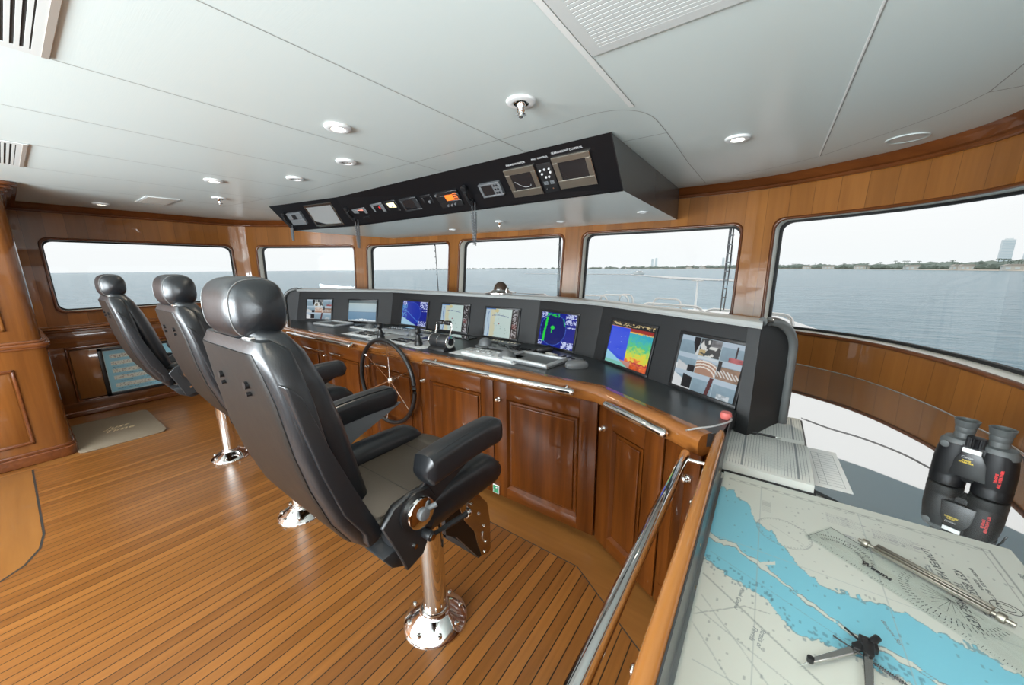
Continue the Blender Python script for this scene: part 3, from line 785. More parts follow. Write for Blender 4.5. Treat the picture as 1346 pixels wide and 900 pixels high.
# ------------------------------------------------------------------ console
NOSE = [(-4.75, 1.95), (-4.20, 1.70), (-.655, 1.70), (-.125, 1.405)]       # door face line
def offs(poly, d):
    P = [Vector(p) for p in poly]; out = []
    for i, p in enumerate(P):
        n = Vector((0, 0))
        for a, b_ in ((i - 1, i), (i, i + 1)):
            if 0 <= a and b_ < len(P):
                t_ = (P[b_] - P[a]).normalized(); n += Vector((t_.y, -t_.x))
        n.normalize(); k = 1
        if 0 < i < len(P) - 1:
            t_ = (P[i] - P[i - 1]).normalized(); k = 1 / max(.5, n.dot(Vector((t_.y, -t_.x))))
        out.append(tuple(p + n * d * k))
    return out
def strip(bm, line, prof, mi=0):
    """sweep a (out, z) profile along a polyline in plan, out positive towards the room"""
    cols = [offs(line, o) for o, z in prof]
    R = [[Vector((cols[j][i][0], cols[j][i][1], prof[j][1])) for j in range(len(prof))] for i in range(len(line))]
    loft(bm, R, mi)
def strip2(bm, line, prof, e0, e1, mi=0):
    P = [Vector(p) for p in line]; D = []
    for i in range(len(P)):
        a = Vector(offs(line, 1.0)[i]) - P[i]; D.append(a)
    D[0] = Vector(e0) / (Vector(e0).dot(D[0])); D[-1] = Vector(e1) / (Vector(e1).dot(D[-1]))
    loft(bm, [[Vector((P[i].x + D[i].x * o, P[i].y + D[i].y * o, z)) for o, z in prof] for i in range(len(P))], mi)
CON = thing('helm_console', 'long helm console body of varnished wood with black raised monitor panels', 'console', (0, 0, 0))
bm = B(); back = [(-4.75, 2.6), (-.1, 2.0)]
poly = offs(NOSE, -.02) + [(-.11, 1.9), (-1.0, 2.6), (-4.7, 2.6)]
prism(bm, poly, .07, .90); obj('carcass', bm, 'cab', CON, ang=20)
bm = B(); poly = offs(NOSE, -.07) + [(-.11, 1.9), (-1.0, 2.6), (-4.7, 2.6)]; prism(bm, poly, 0, .07); obj('toe_kick', bm, 'cabdark', CON)
bm = B(); strip(bm, NOSE, [(-.02, .868), (.035, .868), (.047, .880), (.052, .905), (.050, .930), (.040, .946), (.022, .953), (.005, .953), (-.02, .952)]); obj('wood_edge', bm, 'nose', CON, ang=50)
DB = [(-4.70, 2.007), (-3.43, 2.44), (-1.50, 2.40), (-.925, 2.235), (-.008, 1.687)]     # foot of the monitor panels
bm = B(); poly = offs(NOSE, .004) + [(-.085, 1.45), (-.055, 1.72), (-.925, 2.3), (-1.5, 2.45), (-3.43, 2.5), (-4.80, 2.05)]
prism(bm, poly, .90, .9505); obj('worktop', bm, 'work', CON, label='black worktop of the console')
LEAN = math.radians(12)
# raised fascia: lean back from the foot line
Hs = .365
dz, dy = Hs * math.cos(LEAN), Hs * math.sin(LEAN)
bm = B()
strip2(bm, DB, [(0, .945), (-dy, .95 + dz), (-dy - .10, .95 + dz), (-.16, .945)], (0, -1), (0, -1)); obj('fascia', bm, 'dash', CON, ang=12)
LZ = .95 + dz
bm = B(); strip2(bm, DB, [(-dy + .030, LZ - .004), (-dy + .034, LZ + .008), (-dy + .024, LZ + .020), (-dy, LZ + .026), (-.13, LZ + .028), (-.16, LZ + .016), (-.165, LZ - .03), (-dy, LZ - .006)], (0, -1), (0, -1))
obj('top_ledge', bm, 'ledge', CON, ang=30)
bm = B(); strip2(bm, DB, [(-.15, .90), (-.165, .90), (-.165, LZ), (-.15, LZ)], (0, -1), (0, -1)); obj('back_panel', bm, 'dash', CON)
# rounded end cheeks, turned back from the fascia
def cheek(A, e, L, m, name):
    A = Vector(A); e = Vector(e).normalized(); m = Vector(m).normalized(); r = .11; top = LZ + .022
    out = [(-.01, .84), (-.01, top)] + [(L * math.sin(a) ** .85, top - .16 + .16 * math.cos(a) ** .8) for a in [PI / 2 * k / 14 for k in range(1, 14)]] + [(L, top - .165), (L, .84)]
    def at(u, z, w): 
        q = A + e * u - m * w; return Vector((q.x, q.y + (z - .95) * math.tan(LEAN) / .857 * max(0, 1 - u / L), z))
    bm = B(); loft(bm, [[at(u, z, w) for u, z in out] for w in (0, .05)]); c_ = obj(name, bm, 'dash', CON, ang=30)
    bm = B(); rim = [at(u, z, -.004) for u, z in out[1:]]; tube(bm, rim, .019, 12); obj('rim', bm, 'dashtop', c_)
cheek(DB[4], (.113, .243), .268, (.9, -.42), 'end_cheek')
cheek(DB[0], (-.947, -.322), .14, (.322, -.947), 'end_cheek')
# console doors
def door(x0, x1, side, M=None, z0=.068, z1=.862, drawer=False, label=None):
    """one raised-panel door in a local frame: x along, y out of the door plane, z up"""
    w = x1 - x0; par = obj('cabinet_door', door_bm(w, z0, z1), 'cab', CON)
    par.matrix_local = (M or Matrix()) @ Matrix.Translation((x0, 0, 0))
    bm = B(); r = .105 if not drawer else .06
    box(bm, (r - .001, -.0155, z1 - r + .001), (w - r + .001, -.0045, z1 - .001), .002); box(bm, (r - .001, -.0155, z0 + .001), (w - r + .001, -.0045, z0 + r - .031), .002)
    obj('door_rails', bm, 'cabx', par)
    bm = B()
    a, c_, e, f = r, w - r, z0 + r - .03, z1 - r
    if not drawer:
        box(bm, (a + .030, -.011, e + .030), (c_ - .030, -.001, f - .030), .006, 3); obj('raised_panel', bm, 'cab', par)
    bm = B()
    kx = .045 if side < 0 else w - .045; kz = z1 - .115
    cyl(bm, (kx, -.016, kz), (kx, -.024, kz), .017, n=20, bev=.002); cyl(bm, (kx, -.02, kz), (kx, -.034, kz), .009, n=14); blob(bm, (kx, -.041, kz), (.013, .010, .013), 2, 12, 8); tube(bm, [(kx, -.036, kz), (kx + .016, -.046, kz + .004), (kx + .022, -.046, kz + .004)], .004, 6)
    obj('door_knob', bm, 'chrome', par)
    return par
def door_bm(w, z0, z1):
    bm = B(); r = .105
    box(bm, (.0025, -.014, z0), (r, -.001, z1), .003); box(bm, (w - r, -.014, z0), (w - .0025, -.001, z1), .003)
    box(bm, (r - .002, -.0125, z1 - r), (w - r + .002, -.001, z1), .002); box(bm, (r - .002, -.0125, z0), (w - r + .002, -.001, z0 + r - .03), .002)
    box(bm, (r - .01, -.0012, z0 + .02), (w - r + .01, 0, z1 - .02))
    # sloping moulding round the panel
    a, c_, e, f = r, w - r, z0 + r - .03, z1 - r
    O = [(a, e), (c_, e), (c_, f), (a, f)]; I = [(a + .016, e + .016), (c_ - .016, e + .016), (c_ - .016, f - .016), (a + .016, f - .016)]
    for k in range(4):
        j = (k + 1) % 4
        quad(bm, [(O[k][0], -.016, O[k][1]), (O[j][0], -.016, O[j][1]), (I[j][0], -.001, I[j][1]), (I[k][0], -.001, I[k][1])])
    return bm
TM = Matrix.Translation((0, 1.70, 0))
for x0, x1 in ((-1.36, -.66), (-2.06, -1.36), (-2.76, -2.06), (-3.46, -2.76), (-4.16, -3.46)): door(x0, x1, -1, TM)
dw = (Vector(NOSE[3]) - Vector(NOSE[2])); ang = math.atan2(dw.y, dw.x)
MW = Matrix.Translation((NOSE[2][0], NOSE[2][1], 0)) @ Matrix.Rotation(ang, 4, 'Z')
door(.012, .43, -1, MW); door(.435, .60, 1, MW)
# drawer pulls seen left of the wheel
for x0, x1 in ((-3.82, -3.41), (-3.29, -3.10), (-2.62, -2.42)):
    bm = B(); cyl(bm, (x0, 1.655, .79), (x1, 1.655, .79), .008, bev=.003)
    for x in (x0 + .02, x1 - .02): cyl(bm, (x, 1.655, .79), (x, 1.688, .79), .006)
    obj('drawer_pull', bm, 'chrome', CON)
# grab rails
def grab(name, label, p0, p1, r, posts, n):
    g = thing(name, label, 'rail', p0, 0, 'grab rails on the wood')
    p0, p1 = Vector(p0), Vector(p1); d = (p1 - p0); L = d.length; dn = d.normalized()
    bm = B()
    pr = [(0, 0), (r * .55, .002), (r * .88, .008), (r, .018), (r, L - .018), (r * .88, L - .008), (r * .55, L - .002), (0, L)]
    lathe(bm, pr, 24, axis_m((0, 0, 0), d)); obj('bar', bm, 'chrome', g)
    for u in posts:
        bm = B(); q = dn * L * u; e = Vector(n); cyl(bm, q, q + e, .0065, n=12); cyl(bm, q + e * .82, q + e, .017, n=18)
        obj('post', bm, 'chrome', g)
    return g
grab('grab_rail', 'steel grab rail on the console edge in front of the radar screen', (-1.905, 1.598, .925), (-.757, 1.598, .925), .0185, (.06, .94), (0, .05, 0))
grab('grab_rail', 'steel grab rail on the console edge left of the steering wheel', (-3.99, 1.598, .925), (-2.81, 1.598, .925), .0185, (.06, .94), (0, .05, 0))
nn = Vector((-dw.y, dw.x)).normalized() * .055
grab('grab_rail', 'short steel grab rail on the angled wing of the console', (-.585, 1.565, .915), (-.262, 1.385, .915), .0185, (.12, .88), (nn.x, nn.y, 0))
grab('grab_rail', 'long polished steel rail running along the side of the chart table', (-.183, 1.335, .890), (-.183, -.6, .890), .0185, (.025, .55, .97), (.085, 0, 0))
# small green safety sign on the console
bm = B(); box(bm, (-1.372, 1.679, .075), (-1.322, 1.685, .135), .001); sg = obj('safety_sign', bm, 'white'); tag(sg, 'small green square safety sign at the foot of the console doors', 'sign')
bm = B(); box(bm, (-1.369, 1.6778, .079), (-1.325, 1.680, .131)); obj('green_field', bm, 'green', sg)
bm = B(); tube(bm, [(-1.36, 1.677, .088), (-1.335, 1.677, .122)], .003, 6); prism(bm, [(-1.332, .127), (-1.350, .118), (-1.338, .108)], 1.6765, 1.6779, M=XZ); obj('arrow', bm, 'white', sg)

# ------------------------------------------------------------------ screens
def rnd(seed): return np.random.default_rng(seed)
def noise2(ny, nx, c, seed):
    g = rnd(seed).random((c, c)); ys = np.linspace(0, c - 1.001, ny); xs = np.linspace(0, c - 1.001, nx)
    yi, xi = ys.astype(int), xs.astype(int); fy, fx = (ys - yi)[:, None], (xs - xi)[None]
    a, b_, c_, d = g[yi][:, xi], g[yi][:, np.minimum(xi + 1, c - 1)], g[np.minimum(yi + 1, c - 1)][:, xi], g[np.minimum(yi + 1, c - 1)][:, np.minimum(xi + 1, c - 1)]
    return a * (1 - fy) * (1 - fx) + b_ * (1 - fy) * fx + c_ * fy * (1 - fx) + d * fy * fx
def img_cctv(ny=96, nx=126, seed=1):
    im = np.zeros((ny, nx, 3)); X, Y = np.meshgrid(np.linspace(0, 1, nx), np.linspace(0, 1, ny))
    for r in range(3):
        for c in range(3):
            ys, xs = slice(r * ny // 3, (r + 1) * ny // 3), slice(c * nx // 3, (c + 1) * nx // 3)
            x = np.clip((X[ys, xs] - c / 3) * 3, 0, 1)[..., None]; y = np.clip((Y[ys, xs] - r / 3) * 3, 0, 1)[..., None]
            h, w = x.shape[:2]; nz = noise2(h, w, 9, seed + r * 3 + c)[..., None]; k = (2 - r) * 3 + c
            sea = L3(118, 160, 182) * (.75 + .25 * y) + L3(60, 80, 90) * nz * .5
            sky = L3(158, 186, 208) * np.ones_like(x)
            q = np.where(y > .72, sky, sea)
            if k == 0: q = np.where((x > .66) & (x + y * .3 > .85) , L3(25, 25, 32), q); q = np.where(x - y * .25 > .82, L3(200, 205, 205), q)
            if k == 1: q = np.where(nz > .5, L3(205, 210, 205), L3(60, 70, 74)); q = np.where((x < .3) & (y < .35) & (nz > .4), L3(190, 160, 80), q); q = np.where((x > .5) & (y > .6), L3(120, 125, 130) * (nz + .4), q)
            if k == 2: q = np.where((abs(x - .66) < .03) & (y > .1) & (y < .85), L3(50, 40, 50), q); q = np.where((y < .25) & (x > .4), L3(170, 60, 70) * (.5 + nz), q)
            if k == 3: q = np.where(y + x * .2 < .32, L3(215, 220, 222), q); q = np.where((y < .55 - x * .45) & (x > .05), L3(190, 196, 200), q); q = np.where((x > .62) & (y < .38), L3(28, 26, 34), q)
            if k == 4:
                d = np.sqrt((x - .4) ** 2 + (y + .2) ** 2); q = np.where(d < 1.0, L3(176, 122, 86), q)
                for rr in (.62, .78, .94): q = np.where(abs(d - rr) < .035, L3(226, 214, 200), q)
                q = np.where(y > .86, L3(190, 205, 215), q)
            if k == 5:
                q = np.where(y < .7, L3(150, 112, 82) * (.8 + .4 * nz), q); bar = (abs(((x * 1.3 + y) * 5) % 1 - .5) < .2) & (y < .6 - x * .2) & (y > .15); q = np.where(bar, L3(214, 216, 214), q); q = np.where((x < .18) & (y > .4), L3(40, 44, 50), q)
            if k == 6: q = np.where(y < .75 - x * .5, L3(206, 212, 216), q); q = np.where((x > .5) & (y < .8 - (x - .5) * .2) & (y > .05), L3(22, 20, 28), q)
            if k == 7: q = np.where((x > .68 + y * .12) & (x < .86 + y * .12), L3(90, 26, 34), q)
            if k == 8: q = np.where((y < .28) & (x > .25) & (x < .8), L3(150, 168, 178) + .2 * (nz > .55), q)
            g_ = q.mean(axis=2, keepdims=True); q = (q * .62 + g_ * .38); im[ys, xs] = q
            im[ys, xs][:, -1] = L3(170, 190, 200); im[ys, xs][-1] = L3(170, 190, 200)
    return im
def img_sea(ny=70, nx=90):
    im = np.zeros((ny, nx, 3)); y = np.linspace(0, 1, ny)[:, None, None]
    sea = L3(92, 130, 158) * (1 - y) + L3(128, 160, 184) * y; sky = L3(160, 184, 196) * (1 - (y - .5)) + L3(184, 196, 188) * (y - .5)
    im[:] = np.where(y < .45, sea, sky); im[abs(y[:, 0, 0] - .45) < .012] = L3(88, 112, 130)
    im[int(ny * .86):] = L3(92, 108, 112); im[int(ny * .84):int(ny * .86)] = L3(190, 205, 205)
    n = noise2(ny, nx, 30, 4)[..., None]; X = np.linspace(-1, 1, nx)[None, :, None]
    im[:] = np.where((y < .12 - .08 * abs(X)) & (n > .35), L3(214, 226, 230), im); return im
def img_chart(ny=80, nx=112, seed=5):
    im = np.zeros((ny, nx, 3)); X, Y = np.meshgrid(np.linspace(0, 1, nx), np.linspace(0, 1, ny)); n = noise2(ny, nx, 24, seed)
    im[:] = L3(172, 206, 200); im[X < .16] = L3(150, 190, 214)
    im[(X > .14 + .03 * n) & (X < .27 + .06 * n)] = L3(198, 198, 150)
    im[((X - .34) ** 2 + (Y - .93) ** 2 < .004)] = L3(206, 190, 96)
    im[(abs(X - .10 - .03 * np.sin(Y * 7)) < .012) & (Y < .9)] = L3(60, 120, 190)
    im[(abs(Y - (.80 - .12 * ((X - .45) * 2.2) ** 2 - .06 * X)) < .011) & (X > .2) & (X < .72)] = L3(58, 92, 156)
    im[((X - .43) ** 2 + (Y - .47) ** 2 < .0006)] = L3(150, 50, 70)
    for k in range(16):
        x, y = rnd(seed + k).random(2) * [.5, .9]; im[(abs(X - x - .22) < .008) & (abs(Y - y) < .01)] = L3(110, 150, 140)
    im = im * .6 + im.mean(axis=2, keepdims=True) * .4; im[X > .80] = L3(24, 24, 28); r = rnd(9).random((ny, nx)); im[(X > .83) & (X < .97) & (noise2(ny, nx, 34, seed + 2) > .56)] = L3(150, 150, 155); im[(X > .83) & (X < .95) & (Y > .35) & (Y < .5) & (r > .3)] = L3(110, 60, 60)
    im[(Y > .965) & (X < .3)] = L3(60, 110, 170); return im
def img_radar(ny=90, nx=120, seed=3, green=True):
    im = np.zeros((ny, nx, 3)); X, Y = np.meshgrid(np.linspace(0, 1, nx), np.linspace(0, 1, ny)); n = noise2(ny, nx, 40, seed); n2_ = rnd(seed).random((ny, nx))
    im[:] = L3(8, 26, 136); d = np.sqrt(((X - .38) * 1.28) ** 2 + (Y - .5) ** 2); im[d < .46] = L3(4, 16, 98)
    blk = ((X > .70) & (Y > .70)) | ((X > .68) & (Y < .20)) | ((X < .16) & (Y > .82)) | ((X < .12) & (Y < .14)) | ((X > .76) & (Y > .6) & (Y < .64))
    im[blk & (noise2(ny, nx, 46, seed + 1) > .5)] = L3(190, 200, 236)
    im[(d > .455) & (d < .475) & (n2_ > .4)] = L3(70, 110, 210)
    if green:
        im[(abs(X - .13 - .06 * Y) < .030 * (.5 + n)) & (Y > .12) & (Y < .86)] = L3(26, 206, 62)
        im[(Y > .88) & (Y < .97) & (X > .14) & (X < .52) & (n > .45)] = L3(26, 196, 66)
        im[((X - .37) ** 2 + (Y - .56) ** 2 < .0030) & (n > .3)] = L3(30, 214, 60); im[(abs(X - .35) < .012) & (Y > .40) & (Y < .54)] = L3(30, 214, 60)
        im[(abs(X - .66 + (Y - .8) * .25) < .012) & (Y > .65) & (Y < .86) & (n2_ > .3)] = L3(30, 200, 60)
    else:
        im[:] = np.where((d < .46)[..., None], L3(14, 42, 160), im)
        im[(abs(Y - (.75 - .9 * X)) < .02) & (X < .75)] = L3(60, 110, 200); im[(X < .2) & (Y < .85) & (n > .55)] = L3(70, 130, 190)
        im[Y < .33 - .55 * X] = L3(150, 190, 214)
    return im
def img_sonar(ny=96, nx=112):
    im = np.zeros((ny, nx, 3)); X, Y = np.meshgrid(np.linspace(0, 1, nx), np.linspace(0, 1, ny)); n = noise2(ny, nx, 22, 8); n3 = noise2(ny, nx, 50, 3)
    im[:] = L3(16, 62, 214); v = Y + (n - .5) * .22 + (n3 - .5) * .12
    stops = [(0, (176, 60, 20)), (.12, (226, 96, 24)), (.2, (230, 190, 30)), (.34, (196, 210, 40)), (.5, (70, 190, 110)), (.68, (24, 168, 176)), (.9, (20, 150, 190))]
    q = np.zeros((ny, nx, 3))
    for k in range(3): q[..., k] = np.interp(v, [s[0] for s in stops], [L3(*s[1])[k] for s in stops])
    im = np.where((X > .47)[..., None], q, im)
    im[(X > .47) & (Y > .82)] = L3(150, 30, 22); im[(X > .47) & (Y > .79) & (Y < .83) & (n3 > .4)] = L3(226, 180, 60)
    band = Y < .30 - .52 * X; im[band] = L3(140, 196, 220); im[(Y < .30 - .52 * X) & (Y < .08)] = L3(120, 190, 176)
    im[(X > .30) & (X < .62) & (Y < .10 + .1 * n) & ~band] = L3(198, 140, 128) * .8
    im[(abs(Y - .17 + .05 * n3) < .02) & (X > .6)] = L3(176, 30, 16)
    im[Y > .90] = L3(20, 20, 26); im[(Y > .93) & (n3 > .56)] = L3(200, 180, 130); im[(Y > .885) & (Y < .905) & (X < .47)] = L3(214, 140, 60)
    for k in range(5):
        x, y = rnd(k + 40).random(2); im[(abs(X - x * .4) < .007) & (abs(Y - .35 - y * .45) < .008)] = L3(160, 190, 240)
    return im
def monitor(base_i, s0, s1, v0, v1, img, label, inset=(.012, .012, .012, .012)):
    """monitor set in the fascia panel that starts at DB[base_i]"""
    a, b_ = Vector(DB[base_i]), Vector(DB[base_i + 1]); d = (b_ - a).normalized(); n = Vector((d.y, -d.x))
    o = Vector((a.x, a.y, .95)); U = Vector((d.x, d.y, 0)); V = Vector((-n.x * math.sin(LEAN), -n.y * math.sin(LEAN), math.cos(LEAN))); N = U.cross(V)
    c = o + U * (s0 + s1) / 2 + V * (v0 + v1) / 2
    t_ = thing('monitor', label, 'monitor', c, 0, None)
    m = Matrix((U, V, N)).transposed().to_4x4(); m.translation = c; t_.matrix_world = m
    w, h = s1 - s0, v1 - v0
    bm = B(); iw, ih = w / 2 - .016, h / 2 - .016
    for p in (((-w / 2, -h / 2), (w / 2, -ih)), ((-w / 2, ih), (w / 2, h / 2)), ((-w / 2, -ih), (-iw, ih)), ((iw, -ih), (w / 2, ih))):
        box(bm, (p[0][0], p[0][1], -.02), (p[1][0], p[1][1], .010), .002)
    box(bm, (-iw, -ih, -.02), (iw, ih, .003))
    obj('bezel', bm, 'bezel', t_)
    painted('screen', 2 * iw, 2 * ih, img, 'screen', t_, Matrix.Translation((0, 0, .0042)))
    return t_
def seg(i): return (Vector(DB[i + 1]) - Vector(DB[i])).length
MON = []
R0 = seg(3) - .055
monitor(3, R0 - .347 - .02, R0 + .0 + .012 - .02, .004, .292, img_cctv(), 'largest looking monitor with nine camera pictures beside the chart table')
monitor(3, R0 - .905, R0 - .515, .0, .292, img_sonar(), 'monitor showing a blue and rainbow coloured sonar echo')
monitor(2, .025, .425, .0, .288, img_radar(), 'monitor showing a blue radar picture with green echoes')
Ln = seg(1); X0 = -.95 - 0
def cs(x): return x - DB[1][0]
monitor(1, cs(-.95 - 1.105), cs(-.95 - .715), .003, .28, img_chart(), 'monitor showing a pale chart, between the other chart and the radar')
monitor(1, cs(-.95 - 1.682), cs(-.95 - 1.285), .006, .286, img_chart(seed=15), 'monitor showing a pale chart behind the twin throttle')
monitor(1, cs(-.95 - 2.30), cs(-.95 - 1.86), .008, .290, img_radar(seed=12, green=False), 'monitor showing a plain blue radar picture with white corner glare')
Lw = seg(0)
monitor(0, Lw - .585, Lw - .175, .006, .276, img_sea(), 'monitor showing a camera view of open sea and horizon')
monitor(0, Lw - 1.20, Lw - .80, .012, .276, img_cctv(seed=31), 'farthest small looking monitor with nine camera pictures at the port end')

# ------------------------------------------------------------------ instruments on the console desk
DZ = .9505
bm = B()
for x0, x1, y0, y1 in ((-3.32, -2.90, 1.80, 2.05), (-2.88, -2.36, 1.79, 2.06), (-2.34, -2.12, 1.79, 2.04), (-3.20, -2.50, 2.08, 2.24), (-1.86, -1.28, 1.80, 2.03)): box(bm, (x0, y0, DZ - .002), (x1, y1, DZ + .0012), .0005)
obj('desk_plate', bm, 'midgrey', CON)
def dev(name, label, cat, x, y, rz=0, group=None): return thing(name, label, cat, (x, y, DZ), rz, group)
def tray(x, y, w, d, rz, label):
    t_ = dev('recessed_tray', label, 'tray', x, y, rz)
    bm = B(); r = .022
    for a, b_, c_, e in ((-w / 2, w / 2, -d / 2, -d / 2 + r), (-w / 2, w / 2, d / 2 - r, d / 2), (-w / 2, -w / 2 + r, -d / 2, d / 2), (w / 2 - r, w / 2, -d / 2, d / 2)): box(bm, (a, c_, 0), (b_, e, .030), .007, 3)
    obj('rim', bm, 'silver', t_); bm = B(); box(bm, (-w / 2 + .01, -d / 2 + .01, 0), (w / 2 - .01, d / 2 - .01, .010)); obj('pad', bm, 'blackmetal', t_)
    bm = B(); box(bm, (-w / 2 - .002, -d / 2 - .002, 0), (w / 2 + .002, d / 2 + .002, .016), .005); obj('base', bm, 'greyplastic', t_)
tray(-1.215, 1.945, .37, .235, -.09, 'grey framed tray on the console beside the dark grey mouse')
tray(-3.93, 2.06, .40, .24, .06, 'grey framed tray at the port end of the console')
def mouse(x, y, rz, mat, label, s=1.0):
    t_ = dev('computer_mouse', label, 'mouse', x, y, rz)
    bm = B(); blob(bm, (0, 0, .014 * s), (.036 * s, .062 * s, .030 * s), 2.5, 24, 12)
    for v in bm.verts: v.co.z = max(v.co.z, 0)
    obj('shell', bm, mat, t_)
    bm = B(); box(bm, (-.003, .02 * s, .026 * s), (.003, .045 * s, .0445 * s), .002); obj('wheel', bm, 'black', t_)
mouse(-.915, 1.955, -.9, 'greyplastic', 'dark grey mouse lying beside the framed tray on the console', 1.15)
mouse(-1.30, 2.215, -.7, 'black', 'black mouse lying at the foot of the green radar screen', 1.1)
def keypanel(name, label, x, y, w, d, rz, rows, colsn, plate, key, tilt=.0, h=.016, wedge=None, extra=None):
    t_ = dev(name, label, 'control panel', x, y, rz)
    bm = B(); box(bm, (-w / 2, -d / 2, 0), (w / 2, d / 2, h), .004); obj('plate', bm, plate, t_)
    bm = B(); g = rnd(int(abs(x) * 100) + rows)
    for r in range(rows):
        for c in range(colsn):
            kx = -w / 2 + .02 + (w - .04) * (c + .5) / colsn; ky = -d / 2 + .018 + (d - .036) * (r + .5) / rows
            if wedge and kx > wedge[0] - wedge[2]: continue
            if g.random() < .12: continue
            q = min((w - .04) / colsn, (d - .036) / rows) * .36; box(bm, (kx - q, ky - q * .9, h - .002), (kx + q, ky + q * .9, h + .007), .0015, 1)
    obj('keys', bm, key, t_)
    if wedge:
        bm = B(); wx, wy, wr = wedge
        loft(bm, [[(wx + px * e, wy + py * e, h + z) for px, py in sup(wr, wr * .8, 2.6, 24)] for e, z in ((1, -.004), (.92, .010), (.62, .030), (.35, .041), (.12, .045))])
        obj('palm_dome', bm, 'greyplastic', t_)
    return t_
keypanel('radar_keyboard', 'light grey control keyboard with a palm dome in front of the pale chart screen', -1.535, 1.905, .47, .165, -.06, 3, 8, 'midgrey', 'silver', wedge=(.13, .0, .065))
keypanel('radar_keyboard', 'dark keyboard with square buttons behind the light grey keyboard', -1.53, 2.13, .36, .13, -.06, 3, 9, 'greyplastic', 'black')
keypanel('switch_panel', 'small light panel with black switches behind the framed tray', -1.055, 2.13, .17, .09, -.15, 2, 3, 'silver', 'black', h=.006)
keypanel('switch_panel', 'flat pale panel with a few knobs right of the farther joystick', -2.50, 1.90, .27, .17, -.02, 2, 4, 'midgrey', 'black', h=.005)
keypanel('autopilot_panel', 'wide pale panel with small black knobs in front of the sea camera screen', -3.05, 1.93, .36, .20, 0, 3, 8, 'midgrey', 'black', h=.006)
keypanel('radar_keyboard', 'pale keyboard with a palm dome near the port end tray', -3.36, 2.12, .44, .15, 0, 3, 8, 'midgrey', 'black', wedge=(.05, -.01, .065))
keypanel('switch_panel', 'row of small grey switches at the foot of the plain blue radar screen', -2.98, 2.28, .50, .09, 0, 2, 12, 'greyplastic', 'silver', h=.008)
keypanel('switch_panel', 'cream coloured button row left of the cream buttons at the pale chart screen', -2.72, 2.30, .30, .06, 0, 1, 9, 'greyplastic', 'cream', h=.014)
keypanel('switch_panel', 'cream coloured button row at the foot of the pale chart screen', -1.72, 2.29, .30, .06, -.05, 2, 8, 'greyplastic', 'cream', h=.014)
def palm(x, y, label, mat='greyplastic'):
    t_ = dev('trackball', label, 'trackball', x, y)
    bm = B(); lathe(bm, [(.075, 0), (.075, .008), (.066, .012)], 28); obj('base', bm, 'greyplastic', t_)
    bm = B(); blob(bm, (0, 0, .008), (.055, .05, .062), 2.1, 24, 12)
    for v in bm.verts: v.co.z = max(v.co.z, .008)
    obj('dome', bm, mat, t_)
palm(-1.79, 2.13, 'grey domed trackball left of the dark keyboard'); palm(-2.62, 2.11, 'grey domed trackball between the two joysticks')
def joystick(x, y, label):
    t_ = dev('joystick', label, 'joystick', x, y)
    bm = B(); box(bm, (-.10, -.075, 0), (.10, .075, .006), .002); obj('plate', bm, 'midgrey', t_)
    bm = B(); lathe(bm, [(.033, .004), (.034, .02), (.028, .035), (.030, .045), (.022, .06), (.016, .075), (.015, .09)], 24); obj('boot', bm, 'black', t_)
    bm = B(); blob(bm, (.0, 0, .118), (.022, .026, .028), 2.2, 20, 10); cyl(bm, (-.012, 0, .128), (-.03, 0, .132), .008); obj('grip', bm, 'black', t_)
joystick(-2.745, 1.845, 'black joystick farther to port, left of the flat knob panel'); joystick(-2.245, 1.845, 'black joystick right beside the twin throttle')
THR = dev('engine_throttle', 'black and chrome twin engine throttle on the console behind the wheel', 'throttle', -1.985, 1.85); THR.scale = (1.12, 1.12, 1.12)
bm = B(); prism(bm, [(-.06, 0), (.06, 0), (.055, .02), (.03, .035), (-.03, .035), (-.055, .02)], -.075, .075, .004, M=YZ); obj('base', bm, 'black', THR)
bm = B(); cyl(bm, (-.078, 0, .062), (.078, 0, .062), .045, n=32, bev=.006); obj('drum', bm, 'blackmetal', THR)
bm = B()
for s in (-1, 1): cyl(bm, (s * .076, 0, .062), (s * .088, 0, .062), .044, n=32, bev=.004)
cyl(bm, (-.002, 0, .062), (.002, 0, .062), .0465, n=32); obj('end_ring', bm, 'chrome', THR)
bm = B()
for s in (-1, 1): cyl(bm, (s * .086, 0, .062), (s * .093, 0, .062), .024, n=24)
obj('end_cap', bm, 'black', THR)
for s in (-1, 1):
    bm = B(); tube(bm, [(s * .070, .01, .10), (s * .072, .03, .15), (s * .070, .035, .175), (s * .055, .036, .185), (s * .012, .036, .185), (s * .006, .034, .175)], .006, 8); lv = obj('lever', bm, 'chrome', THR)
    bm = B(); box(bm, (.008 if s > 0 else -.062, .018, .168), (.062 if s > 0 else -.008, .05, .196), .010, 3); obj('lever_grip', bm, 'black', lv)
for x, y, lab in ((-2.20, 2.29, 'dark glass tablet lying at the foot of the screen behind the throttle'), (-2.90, 2.37, 'dark glass tablet lying at the foot of the plain blue radar screen')):
    t_ = dev('glass_tablet', lab, 'tablet', x, y, -.03); bm = B(); box(bm, (-.15, -.05, 0), (.15, .05, .010), .004); obj('case', bm, 'black', t_); bm = B(); box(bm, (-.135, -.042, .0095), (.135, .042, .0108)); obj('glass', bm, 'gloss_table', t_)
t_ = dev('eraser', 'small white and tan eraser lying left of the black mouse', 'eraser', -1.205, 2.16, -.3); bm = B(); box(bm, (-.05, -.012, 0), (.02, .012, .012), .003); obj('block', bm, 'white', t_); bm = B(); box(bm, (.022, -.012, 0), (.05, .012, .012), .003); obj('tan_block', bm, 'cream', t_)
bm = B(); lathe(bm, [(.018, 0), (.022, .012), (.018, .026)], 20); c_ = obj('red_cap', bm, 'pink'); c_.location = (-.088, 1.60, DZ); tag(c_, 'small red rubber cap at the end of the white cable by the log book', 'cap')
